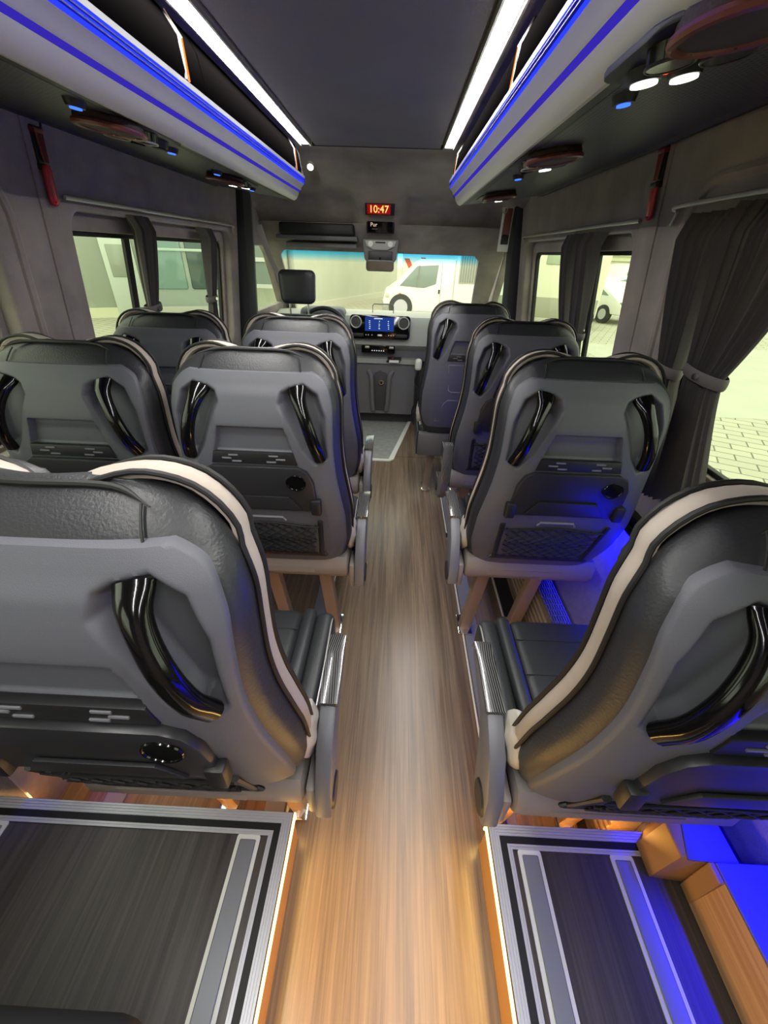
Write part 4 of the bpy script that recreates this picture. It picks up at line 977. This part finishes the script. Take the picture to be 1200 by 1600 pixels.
# front building
t = empty('yard_building', (-3, 18, GZ)); tag(t, 'pale grey-green building wall beyond the windscreen on the left', 'building')
bm = BM(); prism(bm, [(-4, -1.8), (-1.2, -.6), (2.9, 10), (2.9, 14), (-4, 14)], lambda x, y: Vector((x, y, 0)), lambda x, y: Vector((x, y, 7))); obj('wall', bm, wallg, t, smooth=False)
bm = BM(); prism(bm, [(-4, -1.9), (-1.15, -.7), (3.0, 9.9), (2.9, 10), (-1.2, -.6), (-4, -1.8)], lambda x, y: Vector((x, y, 0)), lambda x, y: Vector((x, y, .25))); obj('plinth', bm, mat('plinth', 'c8c8b4', .9), t, smooth=False)
bm = BM(); cyl(bm, (-1.02, -.45, 0), (-1.02, -.45, 7), .10, n=12); obj('drainpipe', bm, mat('pipe_grey', 'a8aa98', .5), t)
t = empty('facade_window', (-5.1, 16.15, 1.6)); tag(t, 'gridded window of the building left of the driver headrest', 'window')
bm = BM(); box(bm, (-.9, -.05, -1.3), (.9, .02, 1.2)); obj('pane', bm, mat('far_glass', '8a958e', .2), t, smooth=False)
bm = BM()
for x in (-.9, -.0, .9): box(bm, (x - .06, -.09, -1.3), (x + .06, -.04, 1.2))
for z in (-1.3, -.5, .3, 1.2): box(bm, (-.9, -.09, z - .06), (.9, -.04, z + .06))
obj('glazing_bars', bm, whitep, t, smooth=False)
# white tipper van in front
wpaint = mat('van_white', 'efefe6', .3, coat=.3)
tglass = mat('van_glass', '84938a', .15)
tyre = mat('tyre', '33332f', .8)
t = empty('white_van', (.35, 16.7, GZ)); t.scale = (.87, .87, .87); tag(t, 'white van cab in side view parked ahead of the windscreen', 'van')
prof_v = [(-.9, .35), (-.97, .75), (-.88, 1.12), (-.42, 1.34), (.35, 2.12), (.62, 2.26), (2.0, 2.28), (2.0, .35)]
bm = BM(); prism(bm, prof_v, lambda x, z: Vector((x, 0, z)), lambda x, z: Vector((x, 1.9, z)), .05); obj('cab', bm, wpaint, t)
bm = BM(); prism(bm, [(-.28, 1.30), (.42, 2.02), (1.30, 2.08), (1.24, 1.40), (.75, 1.24)], lambda x, z: Vector((x, -.02, z)), lambda x, z: Vector((x, .02, z)), .004); obj('side_window', bm, tglass, t)
bm = BM(); sweep(bm, [(1.45, -.02, .4), (1.45, -.02, 2.15)], .008, 6); sweep(bm, [(.45, -.03, 1.25), (.52, -.03, 2.05)], .02, 6); obj('door_seam', bm, mat('seam_grey', '8c8c84', .6), t)
bm = BM(); cyl(bm, (-.20, -.06, .50), (-.20, .2, .50), .50, n=36); obj('wheel', bm, tyre, t)
w1 = t.children[-1]
bm = BM(); cyl(bm, (-.20, -.08, .50), (-.20, -.05, .50), .30, n=30); obj('hub_cap', bm, alu, w1)
bm = BM(); box(bm, (-.99, -.03, .30), (-.6, 1.9, .62), .04); obj('bumper', bm, mat('bumper', '9c9d90', .6), t)
bm = BM(); box(bm, (-.86, -.03, .85), (-.70, .1, 1.0), .02); obj('headlamp', bm, mat('lamp_lens', 'c9c4a4', .2), t)
bm = BM(); box(bm, (1.36, -.04, 1.05), (1.42, 0, 1.20), .01); obj('door_handle', bm, blackp, t)
bm = BM(); box(bm, (-.30, -.035, .98), (-.20, 0, 1.04), .01); obj('side_repeater', bm, mat('amber_lens', 'c8862a', .4), t)
bm = BM(); box(bm, (2.0, -.1, .7), (4.2, 2.0, 3.4), .03); obj('box_body', bm, wpaint, t)
bm = BM(); box(bm, (2.15, -.14, 1.45), (3.1, -.09, 2.5), .02); obj('louvre_panel', bm, mat('louvre', 'b9bcae', .5), t)
bm = BM()
for k in range(9): box(bm, (2.20 + k * .1, -.17, 1.5), (2.24 + k * .1, -.13, 2.45))
obj('louvre_slats', bm, mat('slat', '80867c', .5), t)
# white trailer with orange stripes behind the cab
t = empty('striped_trailer', (1.6, 20.5, GZ)); tag(t, 'white trailer side with two orange stripes behind the van cab', 'trailer')
bm = BM(); box(bm, (-1.4, 0, .6), (2.4, 2.2, 4.0), .04); obj('body', bm, wpaint, t)
for P4 in ([(-1.34, 1.95), (-1.12, 1.95), (-.70, 1.22), (-.90, 1.22)], [(-.62, 2.0), (-.42, 2.0), (-.24, 1.68), (-.42, 1.68)]):
    bm = BM(); prism(bm, P4, lambda a, z: Vector((a, -.02, z)), lambda a, z: Vector((a, .02, z))); obj('stripe', bm, mat('orange_paint', 'd8562a', .5), t, smooth=False)
bm = BM(); box(bm, (-1.2, .3, .0), (2.2, 2.0, .65)); obj('chassis', bm, blackp, t, smooth=False)
# own side mirror outside the right cab window
t = empty('door_mirror', (1.02, 4.25, 1.10)); tag(t, 'black-framed door mirror seen through the right of the windscreen', 'mirror')
bm = BM(); box(bm, (-.085, -.02, -.15), (.085, .08, .15), .02, 3); obj('housing', bm, blackp, t)
bm = BM(); box(bm, (-.068, -.024, -.13), (.068, -.018, .13), .006); obj('mirror_glass', bm, mat('mirror_glass2', 'aab4a8', .04, metal=1), t)
# right: motorhome, cars, building
def car(x, y, rz, label, L=4.2, H=1.5, g=None, color=wpaint, name='parked_car'):
    t = empty(name, (x, y, GZ), rz); tag(t, label, 'car', g)
    pr = [(-L / 2, .35), (-L / 2 - .02, .7), (-L * .38, .98), (-L * .20, H * .97), (L * .22, H), (L * .40, H * .95), (L / 2, .85), (L / 2, .35)]
    bm = BM(); prism(bm, pr, lambda a, z: Vector((a, -.85, z)), lambda a, z: Vector((a, .85, z)), .08); obj('body', bm, color, t)
    bm = BM(); prism(bm, [(-L * .33, .98), (-L * .19, H * .9), (L * .20, H * .93), (L * .36, H * .86), (L * .38, .98)], lambda a, z: Vector((a, -.865, z)), lambda a, z: Vector((a, .865, z)), .01); obj('side_window', bm, tglass, t)
    for a in (-L * .32, L * .30):
        for b in (-.80, .80):
            bm = BM(); cyl(bm, (a, b - .09, .33), (a, b + .09, .33), .33, n=26); wl = obj('wheel', bm, tyre, t)
            bm = BM(); cyl(bm, (a, b - .10, .33), (a, b + .10, .33), .19, n=20); obj('hub_cap', bm, alu, wl)
    for b in (-.66, .66):
        bm = BM(); box(bm, (-L / 2 - .01, b - .17, .62), (-L / 2 + .25, b + .17, .80), .04); obj('headlamp', bm, mat('headlamp', '8c9a9c', .15), t)
    return t
cream2 = mat('motorhome_cream', 'dddcc2', .4)
t = empty('motorhome', (5.85, 16.1, GZ)); t.rotation_euler = (0, 0, math.radians(-20)); tag(t, 'cream motorhome with a square hatch seen through the front right window', 'motorhome')
bm = BM(); box(bm, (-1.3, 0, .35), (1.25, 1.5, 3.2), .08); obj('body', bm, cream2, t)
bm = BM(); box(bm, (-1.3, -.03, .30), (1.2, .02, .95), .02); obj('skirt', bm, mat('skirt_grey', '9c9a86', .6), t)
bm = BM(); box(bm, (-.75, -.04, 1.95), (-.05, .0, 2.55), .03); obj('hatch', bm, mat('hatch_tint', 'a9b59a', .3), t)
bm = BM(); prism(bm, rrect(.35, .9, .95, 2.2, .1), lambda a, z: Vector((a, -.02, z)), lambda a, z: Vector((a, .0, z))); obj('service_door', bm, mat('door_cream', 'd3d3bb', .5), t)
bm = BM(); cyl(bm, (.85, -.05, .36), (.85, .2, .36), .36, n=26); obj('wheel', bm, tyre, t)
bm = BM(); box(bm, (-1.75, .1, .3), (-1.28, 1.4, 3.2), .05); obj('cab_front', bm, mat('cab_grey', '7f8893', .4), t)
car(8.5, 19.5, math.radians(112), 'white car nose with slanted headlamp behind the motorhome', 4.4, 1.45)
car(12.4, 25, math.radians(200), 'small white parked car across the yard, nearer of the two', 4.2, 1.5, 'white cars across the yard')
car(15.0, 29.5, math.radians(200), 'tall white parked car across the yard, farther of the two', 4.8, 2.0, 'white cars across the yard')
bm = BM(); box(bm, (6, 34, GZ), (45, 44, 8)); bl = tag(obj('yard_hall', bm, cremw, smooth=False), 'pale ribbed hall far beyond the parked cars', 'building')
bm = BM()
for k in range(28): box(bm, (6, 33.9, GZ + .3 * k), (45, 34.0, GZ + .3 * k + .04))
obj('cladding_rib', bm, mat('rib_shade', 'b8b89c', .8), bl, smooth=False)
car(22, 14, math.radians(170), 'dark parked car at the far right edge beyond the near window', 4.2, 1.4, color=mat('dark_paint', '3c4240', .3))
# left: cream hall, grey booth, door, green-glass van, person
bm = BM(); box(bm, (-22, 2, GZ), (-15.5, 40, 7)); tag(obj('cream_hall', bm, cremw, smooth=False), 'cream rendered hall wall far outside the left window', 'building')
t = empty('grey_booth', (-9.4, 14.9, GZ)); t.rotation_euler = (0, 0, math.radians(28)); tag(t, 'grey booth with sloping roof outside the left window', 'booth')
bm = BM(); prism(bm, [(-3.2, .3), (1.35, .3), (1.35, 3.2), (.9, 3.1), (-.6, 2.75), (-3.2, 2.6)], lambda a, z: Vector((a, 0, z)), lambda a, z: Vector((a, 3, z)), .02); obj('body', bm, mat('booth_grey', '9ba192', .6), t)
bm = BM(); box(bm, (-3.3, -.1, 0), (1.4, 3.1, .3)); obj('plinth', bm, cremw, t, smooth=False)
bm = BM(); box(bm, (-.1, -.12, -.0), (.8, -.02, 2.3), .02); d = obj('door', bm, mat('booth_door', 'c6cec0', .5), t)
bm = BM(); box(bm, (.05, -.14, 1.2), (.68, -.11, 2.1), .02); obj('door_pane', bm, mat('booth_pane', '98a08e', .3), d)
bm = BM(); box(bm, (-1.9, -.18, 1.45), (-1.5, -.0, 1.75), .03); obj('wall_lamp', bm, mat('lamp_grey', 'c2c6b8', .4), t)
bm = BM(); box(bm, (1.0, -.14, 1.3), (1.12, -.0, 1.45), .02); obj('switch_box', bm, whitep, t)
t = empty('green_glazed_van', (-5.45, 12.0, GZ)); t.rotation_euler = (0, 0, math.radians(25)); tag(t, 'grey-green van with big tinted panes parked close outside the left window', 'van')
bm = BM(); box(bm, (-.92, 0, .4), (.92, 3.0, 2.75), .08); obj('body', bm, mat('van_green_grey', '8b968c', .4), t)
bm = BM(); box(bm, (-.84, -.02, 1.15), (-.08, .02, 2.25), .04); obj('window_pane', bm, mat('green_glass', '6f8a80', .1), t)
bm = BM(); box(bm, (.02, -.02, 1.15), (.84, .02, 2.55), .04); obj('window_pane', bm, mat('dark_green_glass', '3d4f4b', .1), t)
bm = BM(); box(bm, (-.9, -.05, 2.0), (.9, -.02, 2.06), .01); obj('window_bar', bm, mat('pale_green', 'a9bdae', .5), t)
bm = BM(); box(bm, (-.88, -.06, 2.28), (-.05, -.03, 2.66), .01); obj('yellow_notice', bm, mat('notice', 'c9cf9a', .6), t)
bm = BM(); box(bm, (-.95, -.08, .40), (.95, .1, .75), .03); obj('bumper', bm, mat('bumper', '9c9d90', .6), t)
for a in (-.8, .8):
    bm = BM(); cyl(bm, (a - .12, .7, .36), (a + .12, .7, .36), .36, n=26); obj('wheel', bm, tyre, t)
